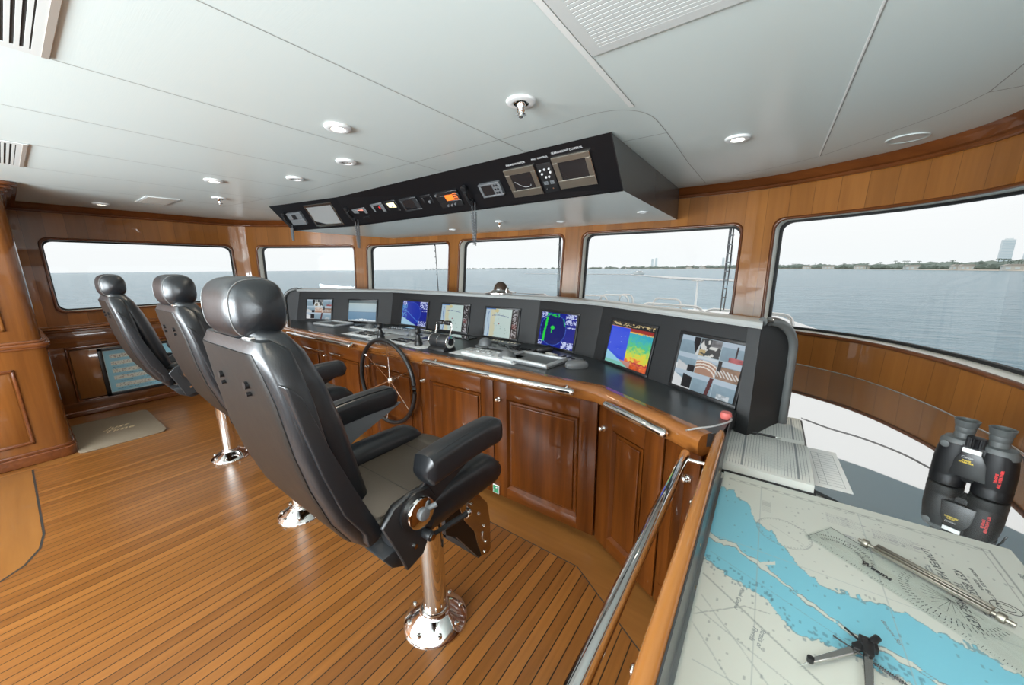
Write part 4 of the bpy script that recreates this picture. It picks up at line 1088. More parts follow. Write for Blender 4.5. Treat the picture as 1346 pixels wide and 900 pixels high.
bm = B(); tube(bm, [tuple(v) for v in catmull([(-.195, 1.375, .958), (-.16, 1.40, .966), (-.12, 1.44, .968), (-.085, 1.49, .970), (-.066, 1.54, .968), (-.07, 1.59, .960)], 6)], .0035, 8); o = obj('cable', bm, 'silver'); tag(o, 'pale grey cable lying over the wood corner at the log book', 'cable')

# steering wheel
SW = thing('steering_wheel', 'black rimmed steering wheel with thin chrome spokes on the console front', 'steering wheel', (-2.385, 1.62, .685), 0, rot=(PI / 2, 0, 0))
bm = B(); R = .335; tube(bm, [(R * math.cos(2 * PI * k / 64), R * math.sin(2 * PI * k / 64), 0) for k in range(64)], .0165, 14, closed=True); obj('rim', bm, 'black', SW)
for k in range(6):
    a = k * PI / 3 + .42; bm = B(); tube(bm, [(.02 * math.cos(a), .02 * math.sin(a), -.03), (.2 * math.cos(a), .2 * math.sin(a), -.015), (R * math.cos(a), R * math.sin(a), 0)], [.0042, .0036, .0034], 8); obj('spoke', bm, 'chrome', SW)
bm = B(); lathe(bm, [(.032, -.065), (.032, -.04), (.026, -.022), (.014, -.014), (0, -.012)], 28); cyl(bm, (0, 0, -.078), (0, 0, -.06), .022); obj('hub', bm, 'chrome', SW)

# ------------------------------------------------------------------ overhead instrument box
OV = thing('overhead_console', 'long black angled instrument box hung from the ceiling above the windows', 'overhead console', (0, 0, 0))
TT = [(-4.49, 1.79), (-3.47, 1.97), (-.75, 1.93)]; TB = [(-4.385, 1.955), (-3.46, 2.145), (-.75, 2.155)]; ZB = 1.985
bm = B()
for i in range(2): quad(bm, [(*TT[i], 2.229), (*TT[i + 1], 2.229), (*TB[i + 1], ZB), (*TB[i], ZB)])
fo = obj('face', bm, 'panel', OV, flat=True)
def wall_pts(s0, s1, z, n=14, off=.0): return [wp(s0 + (s1 - s0) * k / n, z, off) for k in range(n + 1)]
sl, sr = s_at(-4.30, 3.22), s_at(-.755, 3.65)
WPT = wall_pts(sl, sr, 1.97)
bm = B(); vs = [(*p, ZB) for p in TB] + [tuple(p) for p in WPT[::-1]]
f = bm.faces.new([bm.verts.new(p) for p in vs]); bmesh.ops.triangulate(bm, faces=[f]); obj('soffit', bm, 'ceiling', OV, flat=True)
bm = B(); quad(bm, [(*TT[2], 2.229), (*TB[2], ZB), tuple(WPT[-1]), (WPT[-1].x, WPT[-1].y, 2.229)]); obj('end_panel', bm, 'dashtop', OV, flat=True); bm = B(); quad(bm, [(*TT[0], 2.229), (*TB[0], ZB), tuple(WPT[0]), (WPT[0].x, WPT[0].y, 2.229)]); obj('end_panel', bm, 'dashtop', OV, flat=True)
bm = B()
for i in range(2): a, b_ = Vector((*TB[i], ZB)), Vector((*TB[i + 1], ZB)); tube(bm, [a, b_], .005, 6)
a, b_ = Vector((*TT[2], 2.229)), Vector((*TB[2], ZB)); tube(bm, [a, b_], .003, 6)
obj('edge_bead', bm, 'black', OV)
def oplane(i, u, v, out=0.0):
    """matrix of a local frame on overhead face i: x right, y up the face, z out to the room; u from the left corner, v down from the top edge"""
    a, b_, c_ = Vector((*TT[i], 2.229)), Vector((*TT[i + 1], 2.229)), Vector((*TB[i + 1], ZB))
    U = (b_ - a).normalized(); dn = (c_ - b_); dn = (dn - U * dn.dot(U)).normalized(); N = U.cross(-dn).normalized()
    m = Matrix((U, -dn, N)).transposed().to_4x4(); m.translation = a + U * u + dn * v + N * out; return m
LU = 2.72
def odev(name, label, cat, u0, u1, v0, v1, i=1, group=None):
    t_ = thing(name, label, cat, (0, 0, 0), 0, group)
    off = LU if i == 1 else 0
    t_.matrix_world = oplane(i, off + (u0 + u1) / 2, (v0 + v1) / 2); return t_, u1 - u0, v1 - v0
def bezelled(t_, w, h, out, mat, sw, sh, smat, ox=0, oy=0, r=.004):
    bm = B()
    x0, x1, y0, y1 = ox - sw / 2, ox + sw / 2, oy - sh / 2, oy + sh / 2
    for p in ((-w / 2, -h / 2, w / 2, y0), (-w / 2, y1, w / 2, h / 2), (-w / 2, y0, x0, y1), (x1, y0, w / 2, y1)): box(bm, (p[0], p[1], -.004), (p[2], p[3], out), r if r < (p[2] - p[0]) / 2.2 and r < (p[3] - p[1]) / 2.2 else 0, 1)
    o = obj('bezel', bm, mat, t_, flat=r < .002); bm = B(); box(bm, (x0 - .001, y0 - .001, -.003), (x1 + .001, y1 + .001, out - .005)); obj('display', bm, smat, t_); return o
t_, w, h = odev('touch_panel', 'large brushed steel framed touch panel, rightmost on the overhead box', 'display', -.376, -.136, .063, .262); bezelled(t_, w, h, .012, 'alu', .175, .112, 'screen_off', 0, .01, .001)
bm = B(); box(bm, (w / 2 - .002, -h / 2, .0), (w / 2 + .002, h / 2, .0135)); obj('bright_edge', bm, 'steel', t_)
t_, w, h = odev('touch_panel', 'brushed steel framed touch panel with a curved light line on its screen', 'display', -.735, -.505, .078, .272); bezelled(t_, w, h, .012, 'alu', .16, .11, 'screen_off', 0, .005, .001)
bm = B(); box(bm, (w / 2 - .002, -h / 2, .0), (w / 2 + .002, h / 2, .0135)); obj('bright_edge', bm, 'steel', t_)
bm = B(); tube(bm, [(-.065, .01, .008), (-.03, -.02, .008), (0, -.035, .008), (.025, -.036, .008), (.045, -.03, .008), (.048, -.02, .008)], .0010, 5); obj('light_line', bm, 'label', t_)
t_, w, h = odev('switch_panel', 'black button panel with white round buttons between the two steel framed panels', 'control panel', -.492, -.392, .085, .275); bm = B(); box(bm, (-w / 2, -h / 2, -.003), (w / 2, h / 2, .003), .001); obj('plate', bm, 'black', t_)
for bx, by in ((-.034, .055), (-.002, .058), (.03, .058), (-.028, .032), (.032, .036), (-.008, .008), (.014, .009)):
    bm = B(); cyl(bm, (bx, by, .002), (bx, by, .009), .0068, n=14, bev=.001); obj('button', bm, 'label', t_)
bm = B()
for k in range(4): box(bm, (-.040, -.022 - k * .006, .0028), (-.008, -.0195 - k * .006, .0036)); box(bm, (.006, -.022 - k * .006, .0028), (.034, -.0195 - k * .006, .0036))
obj('legend', bm, 'inklight', t_)
for sx in (-.025, .02):
    bm = B(); cyl(bm, (sx, -.070, .002), (sx, -.063, .016), .004); obj('toggle', bm, 'chrome', t_)
for body, u, v, sz in (('ENGINE MONITOR', -.63, .054, .017), ('MAST CONTROL', -.452, .050, .015), ('SEARCHLIGHT CONTROL', -.268, .040, .017)):
    text('legend', body, 'label', sz, oplane(1, LU + u, v, .001), OV)
t_, w, h = odev('echo_sounder', 'grey rounded echo sounder display in the overhead box', 'display', -.985, -.80, .135, .235); bezelled(t_, w, h, .022, 'greyplastic', .095, .072, 'screen_off', -.025, 0, .003)
bm = B()
for k in range(3):
    for j in range(2): cyl(bm, (.045 + j * .022, .03 - k * .026, .02), (.045 + j * .022, .03 - k * .026, .026), .0062, n=10)
obj('keys', bm, 'black', t_)
def handset(parent_label, u, v, i, cord_drop, cord_w, gname='radio_handset'):
    t_ = thing(gname, parent_label, 'handset', (0, 0, 0)); m = oplane(i, (LU if i == 1 else 0) + u, v, .012); t_.matrix_world = m
    bm = B(); tube(bm, [(0, .055, .018), (.003, .03, .03), (.004, 0, .034), (.003, -.03, .03), (0, -.055, .018)], [.018, .013, .012, .013, .018], 12); cyl(bm, (0, .055, .0), (0, .055, .028), .022, bev=.004); cyl(bm, (0, -.055, 0), (0, -.055, .028), .022, bev=.004); obj('handle', bm, 'black', t_)
    bm = B(); box(bm, (-.016, .03, -.004), (.016, .055, .012), .003); obj('cradle', bm, 'chrome', t_)
    p = m @ Vector((0, -.06, .015)); inv = m.inverted()
    pts = []
    for k in range(25):
        a = k / 24; x = cord_w * (a if a < .5 else 1 - a) * 0 + cord_w * math.sin(a * PI) * .5 * 0 + cord_w * a; z = -cord_drop * math.sin(a * PI) ** .6
        pts.append(Vector((p.x + x - cord_w * .0, p.y + .005, p.z + z)))
    hel = []
    dense = [pts[0].lerp(pts[0], 0)]
    L = [0]
    for a, b_ in zip(pts, pts[1:]): L.append(L[-1] + (b_ - a).length)
    n = 420
    for k in range(n + 1):
        d = L[-1] * k / n; j = min(range(len(L) - 1), key=lambda q: 0 if L[q] <= d <= L[q + 1] else 1); f = (d - L[j]) / max(L[j + 1] - L[j], 1e-6)
        q = pts[j].lerp(pts[j + 1], f); tdir = (pts[j + 1] - pts[j]).normalized(); a_, c_ = frame(tdir, Vector((0, 1, 0)))
        rr = .0095 if .10 < k / n < .90 else .0008; th = k * 2 * PI / 8
        hel.append(inv @ (q + (a_ * math.cos(th) + c_ * math.sin(th)) * rr))
    bm = B(); tube(bm, hel, .0032, 5); obj('coiled_cord', bm, 'greyplastic', t_)
handset('black radio handset with a long coiled cord beside the orange lit radio', -1.11, .19, 1, .30, .03)
handset('black radio handset with a looped coiled cord near the left corner of the overhead box', -2.66, .175, 1, .27, .05)
handset('small handset with a short dangling cord at the port end of the overhead box', .17, .155, 0, .16, .03)
t_, w, h = odev('vhf_radio', 'black radio with an orange lit display in the overhead box', 'radio', -1.435, -1.20, .135, .265); bezelled(t_, w, h, .02, 'black', .088, .05, 'black', .015, .012, .003)
bm = B(); box(bm, (-.027, -.011, .014), (.057, .035, .0165)); obj('orange_display', bm, emis('orange_glow', (.95, .16, .02), .75), t_)
bm = B()
for k in range(4):
    for j in range(3): box(bm, (.068 + j * .013, .036 - k * .016, .019), (.077 + j * .013, .046 - k * .016, .0225), .001, 1)
obj('keys', bm, emis('orange_keys', (.7, .16, .04), .5), t_)
bm = B()
for x, y in ((-.10, .05), (.01, -.045), (-.03, -.045), (.05, -.04)): cyl(bm, (x, y, .018), (x, y, .032), .009, n=16, bev=.002)
obj('knobs', bm, 'greyplastic', t_)
t_, w, h = odev('speaker_panel', 'plain black square panel with one round knob left of the orange lit radio', 'control panel', -1.615, -1.495, .138, .256); bezelled(t_, w, h, .008, 'black', .08, .08, 'panel', 0, 0, .002); bm = B(); cyl(bm, (.02, .0, .003), (.02, 0, .018), .013, n=18, bev=.003); obj('knob', bm, 'greyplastic', t_)
t_, w, h = odev('instrument_display', 'unlit black rectangular instrument display left of the plain square panel', 'display', -1.872, -1.657, .131, .248); bezelled(t_, w, h, .018, 'blackmetal', .14, .085, 'screen_off', -.015, 0, .003)
t_, w, h = odev('instrument_display', 'black instrument with a pale yellow lit square display', 'display', -2.085, -1.925, .125, .235); bezelled(t_, w, h, .016, 'black', .10, .075, 'black', 0, 0, .003); bm = B(); box(bm, (-.048, -.036, .011), (.048, .036, .0125)); obj('yellow_display', bm, emis('yellow_glow', (.85, .76, .42), .9), t_); bm = B(); box(bm, (-.008, -.004, .0123), (.008, .006, .0132)); obj('mark', bm, 'inklight', t_)
t_, w, h = odev('instrument_display', 'black instrument with a small dark red display left of the yellow one', 'display', -2.285, -2.115, .125, .25); bezelled(t_, w, h, .018, 'greyplastic', .10, .07, 'screen_off', -.01, .01, .003); bm = B(); box(bm, (.01, .0, .013), (.03, .03, .0145)); obj('red_mark', bm, 'red', t_)
t_, w, h = odev('vhf_radio', 'grey radio with a dull pink lit display beside the looped cord handset', 'radio', -2.60, -2.39, .138, .255); bezelled(t_, w, h, .02, 'greyplastic', .085, .05, 'black', .02, .02, .003)
bm = B(); box(bm, (-.02, -.003, .014), (.06, .043, .0165)); obj('pink_display', bm, emis('pink_glow', (.62, .22, .16), .8), t_)
bm = B()
for x in (.0, .03, .06, .085): cyl(bm, (x, -.035, .018), (x, -.035, .032), .009, n=14, bev=.002)
obj('knobs', bm, 'black', t_)
t_, w, h = odev('light_box', 'silver framed pale glass panel at the port end of the overhead box', 'display', .535, .945, .035, .275, 0); bezelled(t_, w, h, .010, 'steel', .36, .19, 'lampoff', 0, 0, .001)
t_, w, h = odev('wall_phone', 'grey telephone unit at the far port end of the overhead box', 'phone', .22, .44, .09, .225, 0); bezelled(t_, w, h, .03, 'greyplastic', .07, .05, 'black', -.01, .02, .004)
bm = B(); box(bm, (.0, 0, 0), (.001, .001, .001)); bm.free()

# ------------------------------------------------------------------ ceiling fittings
def downlight(x, y, on, label, z=ZC, s=1.0, up=False):
    t_ = thing('ceiling_light', label, 'ceiling light', (x, y, z), 0)
    bm = B(); lathe(bm, [(.030 * s, -.003), (.034 * s, -.012), (.046 * s, -.014), (.058 * s, -.010), (.062 * s, -.002), (.062 * s, .002), (.03 * s, .002)], 36, cap=False); obj('trim_ring', bm, 'white', t_)
    bm = B(); lathe(bm, [(.034 * s, -.010), (.030 * s, -.005), (.028 * s, -.003)], 30, cap=False); obj('reflector', bm, 'steel', t_)
    bm = B(); lathe(bm, [(.030 * s, -.005), (.0, -.006)], 30, cap=False); obj('lens', bm, 'lamp' if on else 'lampoff', t_)
    if on:
        l = bpy.data.lights.new('lamp', 'SPOT'); l.energy = 22; l.color = (1, .86, .66); l.spot_size = 1.9; l.spot_blend = .8; l.shadow_soft_size = .025
        lo = bpy.data.objects.new('lamp', l); C.objects.link(lo); lo.parent = t_; lo.location = (0, 0, -.03)
downlight(-1.794, 1.067, True, 'lit round ceiling light above the nearest helm chair')
downlight(-.231, 2.428, True, 'lit round ceiling light above the chart table, right of the overhead box')
downlight(-3.551, 1.060, True, 'lit round ceiling light above the farthest helm chair')
downlight(-5.60, .70, True, 'lit round ceiling light close to the port wall')
downlight(-2.293, 1.398, False, 'unlit round ceiling light nearest the front of the overhead box')
downlight(-2.995, 1.401, False, 'unlit round ceiling light left of the other unlit one')
for x, y in ((-3.6, -1.3), (-2.0, -1.3), (-.2, -1.3), (-.2, .2)):
    downlight(x, y, True, 'lit round ceiling light in the aft half of the wheelhouse'); [q for q in C.objects if q.name.startswith('ceiling_light') and q.type == 'EMPTY'][-1]['group'] = 'aft ceiling lights'
for (px, py, lab) in ((-2.9, 2.95, 'tiny flush ring light under the overhead box at its port half'), (-1.65, 3.1, 'tiny flush ring light under the overhead box above the middle pillar'), (-.88, 3.0, 'tiny flush ring light under the starboard end of the overhead box')): downlight(px, py, False, lab, ZB - .004, .7)
def sprinkler(x, y, label, s=1.0, z=ZC):
    t_ = thing('sprinkler', label, 'sprinkler', (x, y, z))
    bm = B(); lathe(bm, [(.030 * s, -.010), (.040 * s, -.013), (.056 * s, -.008), (.060 * s, 0)], 36, cap=False); obj('escutcheon', bm, 'white', t_)
    bm = B(); lathe(bm, [(.040 * s, -.012), (.032 * s, -.004), (.02 * s, -.002), (.018 * s, -.02), (.012 * s, -.03), (.009 * s, -.045), (.010 * s, -.06), (0, -.066)], 24, cap=False)
    for k in (0, 1): tube(bm, [((-1) ** k * .016 * s, 0, -.02), ((-1) ** k * .018 * s, 0, -.035), ((-1) ** k * .006 * s, 0, -.05)], .0025 * s, 6)
    for k in range(8): a = k * PI / 4; tube(bm, [(.008 * s * math.cos(a), .008 * s * math.sin(a), -.05), (.022 * s * math.cos(a), .022 * s * math.sin(a), -.05)], .002 * s, 5)
    obj('head', bm, 'chrome', t_)
sprinkler(-.927, 1.373, 'chrome sprinkler head in a white ring near the top corner of the overhead box', 1.05)
sprinkler(-4.342, 1.316, 'small chrome sprinkler head in the ceiling beside the square grille', 1.0)
sprinkler(-2.10, 2.75, 'small sprinkler head under the overhead box behind the coiled cord', .75, ZB - .006)
def vent(label, x0, x1, y0, y1, n, along, dark, bev=True):
    t_ = thing('ceiling_vent', label, 'vent', ((x0 + x1) / 2, (y0 + y1) / 2, ZC), 0, 'ceiling vents')
    w, d = x1 - x0, y1 - y0; f = .038
    bm = B(); box(bm, (-w / 2 + .01, -d / 2 + .01, -.003), (w / 2 - .01, d / 2 - .01, -.0005)); obj('cavity', bm, 'ventdark' if dark else 'seam', t_)
    bm = B()
    for p in ((-w / 2, -d / 2, w / 2, -d / 2 + f), (-w / 2, d / 2 - f, w / 2, d / 2), (-w / 2, -d / 2 + f, -w / 2 + f, d / 2 - f), (w / 2 - f, -d / 2 + f, w / 2, d / 2 - f)): box(bm, (p[0], p[1], -.005), (p[2], p[3], -.0006))
    obj('frame', bm, 'ventgrey', t_, flat=True)
    bm = B()
    for k in range(n):
        u = -.5 + (k + .5) / n
        if along == 'x': yy = u * (d - 2 * f); q = (d - 2 * f) / n * (.27 if dark else .40); box(bm, (-w / 2 + f, yy - q, -.005), (w / 2 - f, yy + q, -.0032))
        else: xx = u * (w - 2 * f); q = (w - 2 * f) / n * (.30 if dark else .33); box(bm, (xx - q, -d / 2 + f, -.012), (xx + q, d / 2 - f, -.004), .001, 1)
    obj('slats', bm, 'ventgrey', t_, flat=True)
    if bev:
        bm = B(); box(bm, (-w / 2 + .002, d / 2 - .018, -.0065), (w / 2 - .002, d / 2 - .002, -.004)); obj('bevelled_edge', bm, 'taupe', t_, flat=True)
vent('large slatted ceiling vent cut off at the top left corner of the picture', -1.965, -1.30, -.60, .172, 14, 'y', True) if False else None
vent('large slatted ceiling vent cut off at the top left corner of the picture', -1.978, -1.285, -.52, .207, 36, 'x', True)
vent('smaller slatted ceiling vent at the left edge, above the wood locker', -4.055, -3.345, -.52, .20, 36, 'x', True)
vent('white slatted ceiling vent at the top right above the overhead box', -.556, .148, .62, 1.240, 32, 'x', False, False)
t_ = thing('ceiling_grille', 'small square perforated grille in the ceiling near the port windows', 'grille', (-4.97, 1.0, ZC)); bm = B(); box(bm, (-.24, -.12, -.006), (.24, .12, 0), .002); obj('frame', bm, 'ventgrey', t_)
bm = B()
for k in range(22): box(bm, (-.22 + k * .0205, -.10, -.008), (-.212 + k * .0205, .10, -.005))
obj('slats', bm, 'taupe', t_)
t_ = thing('ceiling_speaker', 'faint flush oval speaker ring in the ceiling near the starboard crown', 'speaker', (.52, 3.0, ZC)); bm = B(); lathe(bm, [(.075, -.004), (.085, -.005), (.088, 0)], 40, cap=False); obj('ring', bm, 'ceiling', t_); bm = B(); lathe(bm, [(.070, -.002), (0, -.002)], 40, cap=False); obj('grille', bm, 'ventgrey', t_)

# ------------------------------------------------------------------ chart table
TZ = .84
CT = thing('chart_table', 'glossy dark grey chart table with a raised varnished wood rim', 'table', (0, 0, 0))
sb0, sb1 = s_at(-.35, 3.66), S_[-1] - .9
bp = [wp(sb1 + (sb0 - sb1) * k / 50, TZ, -.004) for k in range(51)]
poly = [(-.072, -1.45), (bp[0].x, -1.45)] + [(p.x, p.y) for p in bp] + [(-.5, 2.6), (-.072, 2.0)]
bm = B(); prism(bm, poly, TZ - .035, TZ); obj('table_top', bm, 'gloss_table', CT, flat=True)
bm = B(); tube(bm, [(p.x - .002, p.y, TZ + .001) for p in bp], .003, 6); obj('back_bead', bm, 'steel', CT)
bm = B(); R = []
for y in (1.44, 1.425, 1.40, -1.45):
    e = .6 if y == 1.44 else (.85 if y == 1.425 else 1)
    R.append([(-.0885 + x * e, y, .9 + (z - .9)) for x, z in [(-.018, .845), (-.020, .935), (-.017, .952), (-.010, .960), (.004, .963), (.013, .961), (.0165, .957), (.0165, .845)]])
loft(bm, R); obj('wood_rim', bm, 'nosey', CT, ang=50)
bm = B(); box(bm, (-.0715, -1.45, TZ), (-.068, 1.73, .956)); obj('rim_lining', bm, 'work', CT)
bm = B()
for y in (.86, 1.24): cyl(bm, (-.0685, y, .90), (-.0665, y, .90), .004)
obj('studs', bm, 'gold', CT)
bm = B(); box(bm, (-.10, -1.45, .07), (-.075, 1.39, .85)); box(bm, (-.075, -1.45, 0), (-.03, 1.39, .8)); obj('front_panel', bm, 'cab', CT)
for y0 in (.72, .05, -.62):
    bm = B(); box(bm, (-.118, y0, .08), (-.10, y0 + .64, .835), .003); dr = obj('cabinet_door', bm, 'cab', CT)
    bm = B(); cyl(bm, (-.118, y0 + .58, .72), (-.14, y0 + .58, .72), .008); blob(bm, (-.146, y0 + .58, .72), (.008, .014, .014), 2, 12, 8); obj('door_knob', bm, 'chrome', dr)

# nautical chart
CH = thing('nautical_chart', 'large paper sea chart with blue shallows spread over the chart table', 'chart', (.255, .82, TZ + .001))
CW, CHh = .63, 1.10
x0w, y0w = .255 - CW / 2, .82 - CHh / 2
nx, ny = 330, 560
gx = np.linspace(x0w, x0w + CW, nx); gy = np.linspace(y0w, y0w + CHh, ny); X, Y = np.meshgrid(gx, gy)
im = np.zeros((ny, nx, 3)); im[:] = L3(196, 198, 190)
up_l = [(-.08, 1.262), (-.062, 1.251), (-.022, 1.254), (-.010, 1.222), (.021, 1.205), (.030, 1.15), (.052, 1.114), (.078, 1.096), (.098, 1.06), (.117, 1.027), (.14, .985), (.169, .957), (.209, .965), (.258, .973), (.304, .973), (.341, .95), (.397, .946), (.437, .92), (.5, .885), (.6, .83)]
lo_l = [(-.08, .90), (-.058, .894), (-.042, .886), (-.017, .872), (.029, .858), (.072, .842), (.11, .797), (.145, .794), (.189, .80), (.239, .795), (.276, .792), (.33, .755), (.42, .70), (.5, .66), (.6, .60)]
nz = noise2(ny, nx, 70, 2) - .5; nz2 = noise2(ny, nx, 200, 3) - .5
yu = np.interp(gx, [p[0] for p in up_l], [p[1] for p in up_l])[None] + nz * .025 + nz2 * .008
yl = np.interp(gx, [p[0] for p in lo_l], [p[1] for p in lo_l])[None] + nz * .018 + nz2 * .010
blue = (Y < yu) & (Y > yl); im[blue] = L3(118, 182, 200)
edge = (abs(Y - yu) < .0018) | (abs(Y - yl) < .0015); im[edge] = L3(120, 150, 156)
KY = [(-.08, 1.0), (-.036, .982), (-.002, .986), (.027, .964), (.063, .947), (.095, .922), (.118, .904), (.152, .883), (.183, .864), (.218, .848), (.263, .842), (.294, .834), (.36, .80), (.42, .775)]
yk = np.interp(gx, [p[0] for p in KY], [p[1] for p in KY])[None] + nz * .012
kw = .0055 + .012 * np.clip(noise2(ny, nx, 26, 11) - .45, 0, 1)
isl = (abs(Y - yk) < kw) & (X < .43) & (noise2(ny, nx, 60, 12) > .22) & blue; im[isl] = L3(196, 198, 190)
im[(abs(abs(Y - yk) - kw) < .0013) & (X < .43) & blue] = L3(120, 130, 132)
br = (abs((Y - .955) - (X - .055) * .75) < .006) & (X > .055) & (X < .085) & blue; im[br] = L3(196, 198, 190)
mud = ((X - .40) / .05) ** 2 + ((Y - .76) / .02) ** 2 < 1 + nz * 2; im[mud & blue] = L3(150, 190, 194)
def ln(a, b_, c, w=.0013, dash=0):
    a, b_ = np.array(a), np.array(b_); d = b_ - a; L = np.hypot(*d); u = ((X - a[0]) * d[0] + (Y - a[1]) * d[1]) / L; v = abs((X - a[0]) * d[1] - (Y - a[1]) * d[0]) / L
    m = (v < w) & (u > 0) & (u < L)
    if dash: m &= (u / dash % 1 < .55)
    im[m] = im[m] * .35 + L3(*c) * .65
bl, br_, tp = x0w + .018, x0w + CW - .045, y0w + CHh - .035
for k in (0, .012): ln((bl, tp - k), (br_, tp - k), (120, 124, 124), .0011); ln((br_ - k, y0w), (br_ - k, tp), (110, 112, 112), .0011)
ln((bl, tp - .006), (br_, tp - .006), (90, 94, 94), .0022, .03)
for x in (.05, .28): ln((x, y0w), (x, tp), (150, 158, 158), .001)
ln((bl, .62), (br_, .62), (150, 158, 158), .001); ln((bl, 1.0), (br_, 1.0), (160, 168, 168), .0008)
ln((-.055, .845), (.30, .60), (128, 134, 132), .0022); ln((-.055, .72), (.03, .80), (140, 146, 144)); ln((.03, .80), (.075, .81), (140, 146, 144)); ln((-.055, .74), (.14, .66), (150, 156, 154)); ln((-.05, .78), (.12, .60), (150, 156, 154)); ln((-.055, .70), (.07, .56), (150, 156, 154)); ln((-.05, .93), (.30, .78), (120, 150, 160), .001)
d = np.sqrt((X - .103) ** 2 + (Y - 1.115) ** 2)                       # compass rose
m = (abs(d - .060) < .0014) | ((abs(d - .056) < .0022) & (np.arctan2(Y - 1.115, X - .103) * 24 / PI % 1 < .3)); im[m] = im[m] * .5 + L3(120, 124, 126) * .5
ln((.07, 1.135), (.145, 1.09), (150, 152, 152), .0008)
g = rnd(21)
for k in range(420):                                                   # soundings
    x, y = x0w + .02 + g.random() * (CW - .07), y0w + g.random() * (CHh - .05); m = (abs(X - x) < .0019) & (abs(Y - y) < .0019 + .0016 * (k % 2)); im[m] = im[m] * .55 + L3(96, 104, 108) * .45
for k in range(150):
    x = x0w + g.random() * CW * .8; y = np.interp(x, [p[0] for p in lo_l], [p[1] for p in lo_l]) + (g.random() - .3) * .05; m = (abs(X - x) < .0022) & (abs(Y - y) < .0035); im[m] = im[m] * .5 + L3(80, 100, 112) * .5
for r in range(8):                                                     # note blocks
    for (bx, by, w_) in ((.205, 1.285, .085), (.30, 1.27, .10), (.235, 1.20, .06)):
        yy = by - r * .0062; m = (abs(Y - yy) < .0012) & (X > bx) & (X < bx + w_ * (.75 + .25 * ((r * 7) % 3) / 2)) & (X / .004 % 1 < .7); im[m] = im[m] * .45 + L3(110, 106, 124) * .55
m = (X > .052) & (X < .075) & (Y > 1.19) & (Y < 1.25) & ((Y / .006 % 1 < .4)); im[m] = im[m] * .6 + L3(100, 100, 108) * .4
# cut corner of the sheet comes from the mesh: paint on a clipped grid
o = painted('chart_sheet', CW, CHh, im, 'paint', CH)
def chart_text(body, x, y, size, mat='inkmid', rz=-80, shear=.25, sp=1.0, align='CENTER'):
    text('lettering', body, mat, size, Matrix.Translation((x - .255, y - .82, .0004)) @ Matrix.Rotation(math.radians(rz), 4, 'Z'), CH, shear=shear, thick=.00015, space=sp, align=align)
chart_text('KEY BISCAYNE', .438, 1.13, .021, rz=-86); chart_text('TO', .421, 1.135, .018, rz=-86); chart_text('LOWER MATECUMBE KEY', .402, 1.13, .021, rz=-86)
chart_text('UNITED STATES - EAST COAST\nFLORIDA', .462, 1.165, .0085, rz=-86, shear=0); chart_text('Mercator Projection\nScale 1:80,000', .383, 1.15, .0075, 'inklight', rz=-86, shear=0)
chart_text('DEPTHS IN FEET', .549, 1.22, .012, rz=-90, shear=0)
chart_text('Hawk Channel', .02, .815, .011, 'inklight', rz=-98); chart_text('Straits of\nFlorida', .055, .74, .013, 'inklight', rz=-98)
chart_text('Biscayne Bay', .27, .90, .010, 'inklight', rz=-70)
bm = B(); tube(bm, [(.479 - .255 + .022 * math.cos(a), 1.11 - .82 + .016 * math.sin(a), .0005) for a in [2 * PI * k / 24 for k in range(24)]], .0006, 4, closed=True); tube(bm, [(.479 - .255 + .013 * math.cos(a), 1.11 - .82 + .009 * math.sin(a), .0005) for a in [2 * PI * k / 24 for k in range(24)]], .0006, 4, closed=True); obj('seal', bm, 'ink', CH)

# log book, pen, loose form
LB = thing('log_book', 'open ruled log book lying on the chart table against the console end', 'book', (.06, 1.72, TZ + .001))
bm = B(); box(bm, (-.135, -.352, 0), (.130, .335, .004), .001); obj('cover', bm, 'black', LB)
bm = B()
def pages(y0, y1, z0, z1):
    R = []
    for k in range(13):
        u = k / 12; y = y0 + (y1 - y0) * u; zt = z0 + (z1 - z0) * math.sin(min(1, (u if y1 > y0 else u) * 1.0) * PI) ** .25 * 1 if False else None
        R.append(None)
    return
prism(bm, [(-.345, .004), (-.345, .030), (-.30, .034), (-.10, .036), (-.03, .030), (.0, .016), (.0, .004)], -.130, .124, .0008, 1, M=YZ); obj('lower_pages', bm, 'paper', LB)
bm = B(); prism(bm, [(.002, .004), (.002, .012), (.03, .021), (.12, .022), (.30, .016), (.325, .012), (.325, .004)], -.130, .120, .0008, 1, M=YZ); obj('upper_pages', bm, 'paper', LB)
bm = B()
for k in range(26):
    x = -.12 + k * .0093; w_ = .0006
    if k in (5, 22): w_ = .0032
    for (ya, za, yb, zb) in ((-.332, .0318, -.30, .0345), (-.30, .0345, -.10, .0365), (-.10, .0365, -.03, .0305), (.03, .0215, .12, .0225), (.12, .0225, .30, .0166)):
        quad(bm, [(x - w_, ya, za), (x + w_, ya, za), (x + w_, yb, zb), (x - w_, yb, zb)])
for k in range(22):
    y = -.30 + k * .0125; 
    if abs(y) < .035: continue
    z = np.interp(y, [-.30, -.10, -.03, .03, .12, .30], [.0347, .0367, .0307, .0217, .0227, .0168]); quad(bm, [(-.122, y, z), (.115, y, z), (.115, y + .0007, z), (-.122, y + .0007, z)])
obj('ruled_lines', bm, 'inklight', LB, flat=True)
PEN = thing('pen', 'dark pen lying in the fold of the open log book', 'pen', (.03, 1.705, TZ + .034), math.radians(-3)); bm = B(); cyl(bm, (-.07, 0, 0), (.055, 0, 0), .0045, n=12, bev=.001); obj('barrel', bm, 'black', PEN); bm = B(); cyl(bm, (.055, 0, 0), (.072, 0, 0), .0042, .0012, n=12); box(bm, (-.068, -.001, .004), (-.03, .001, .007)); obj('tip_and_clip', bm, 'steel', PEN)
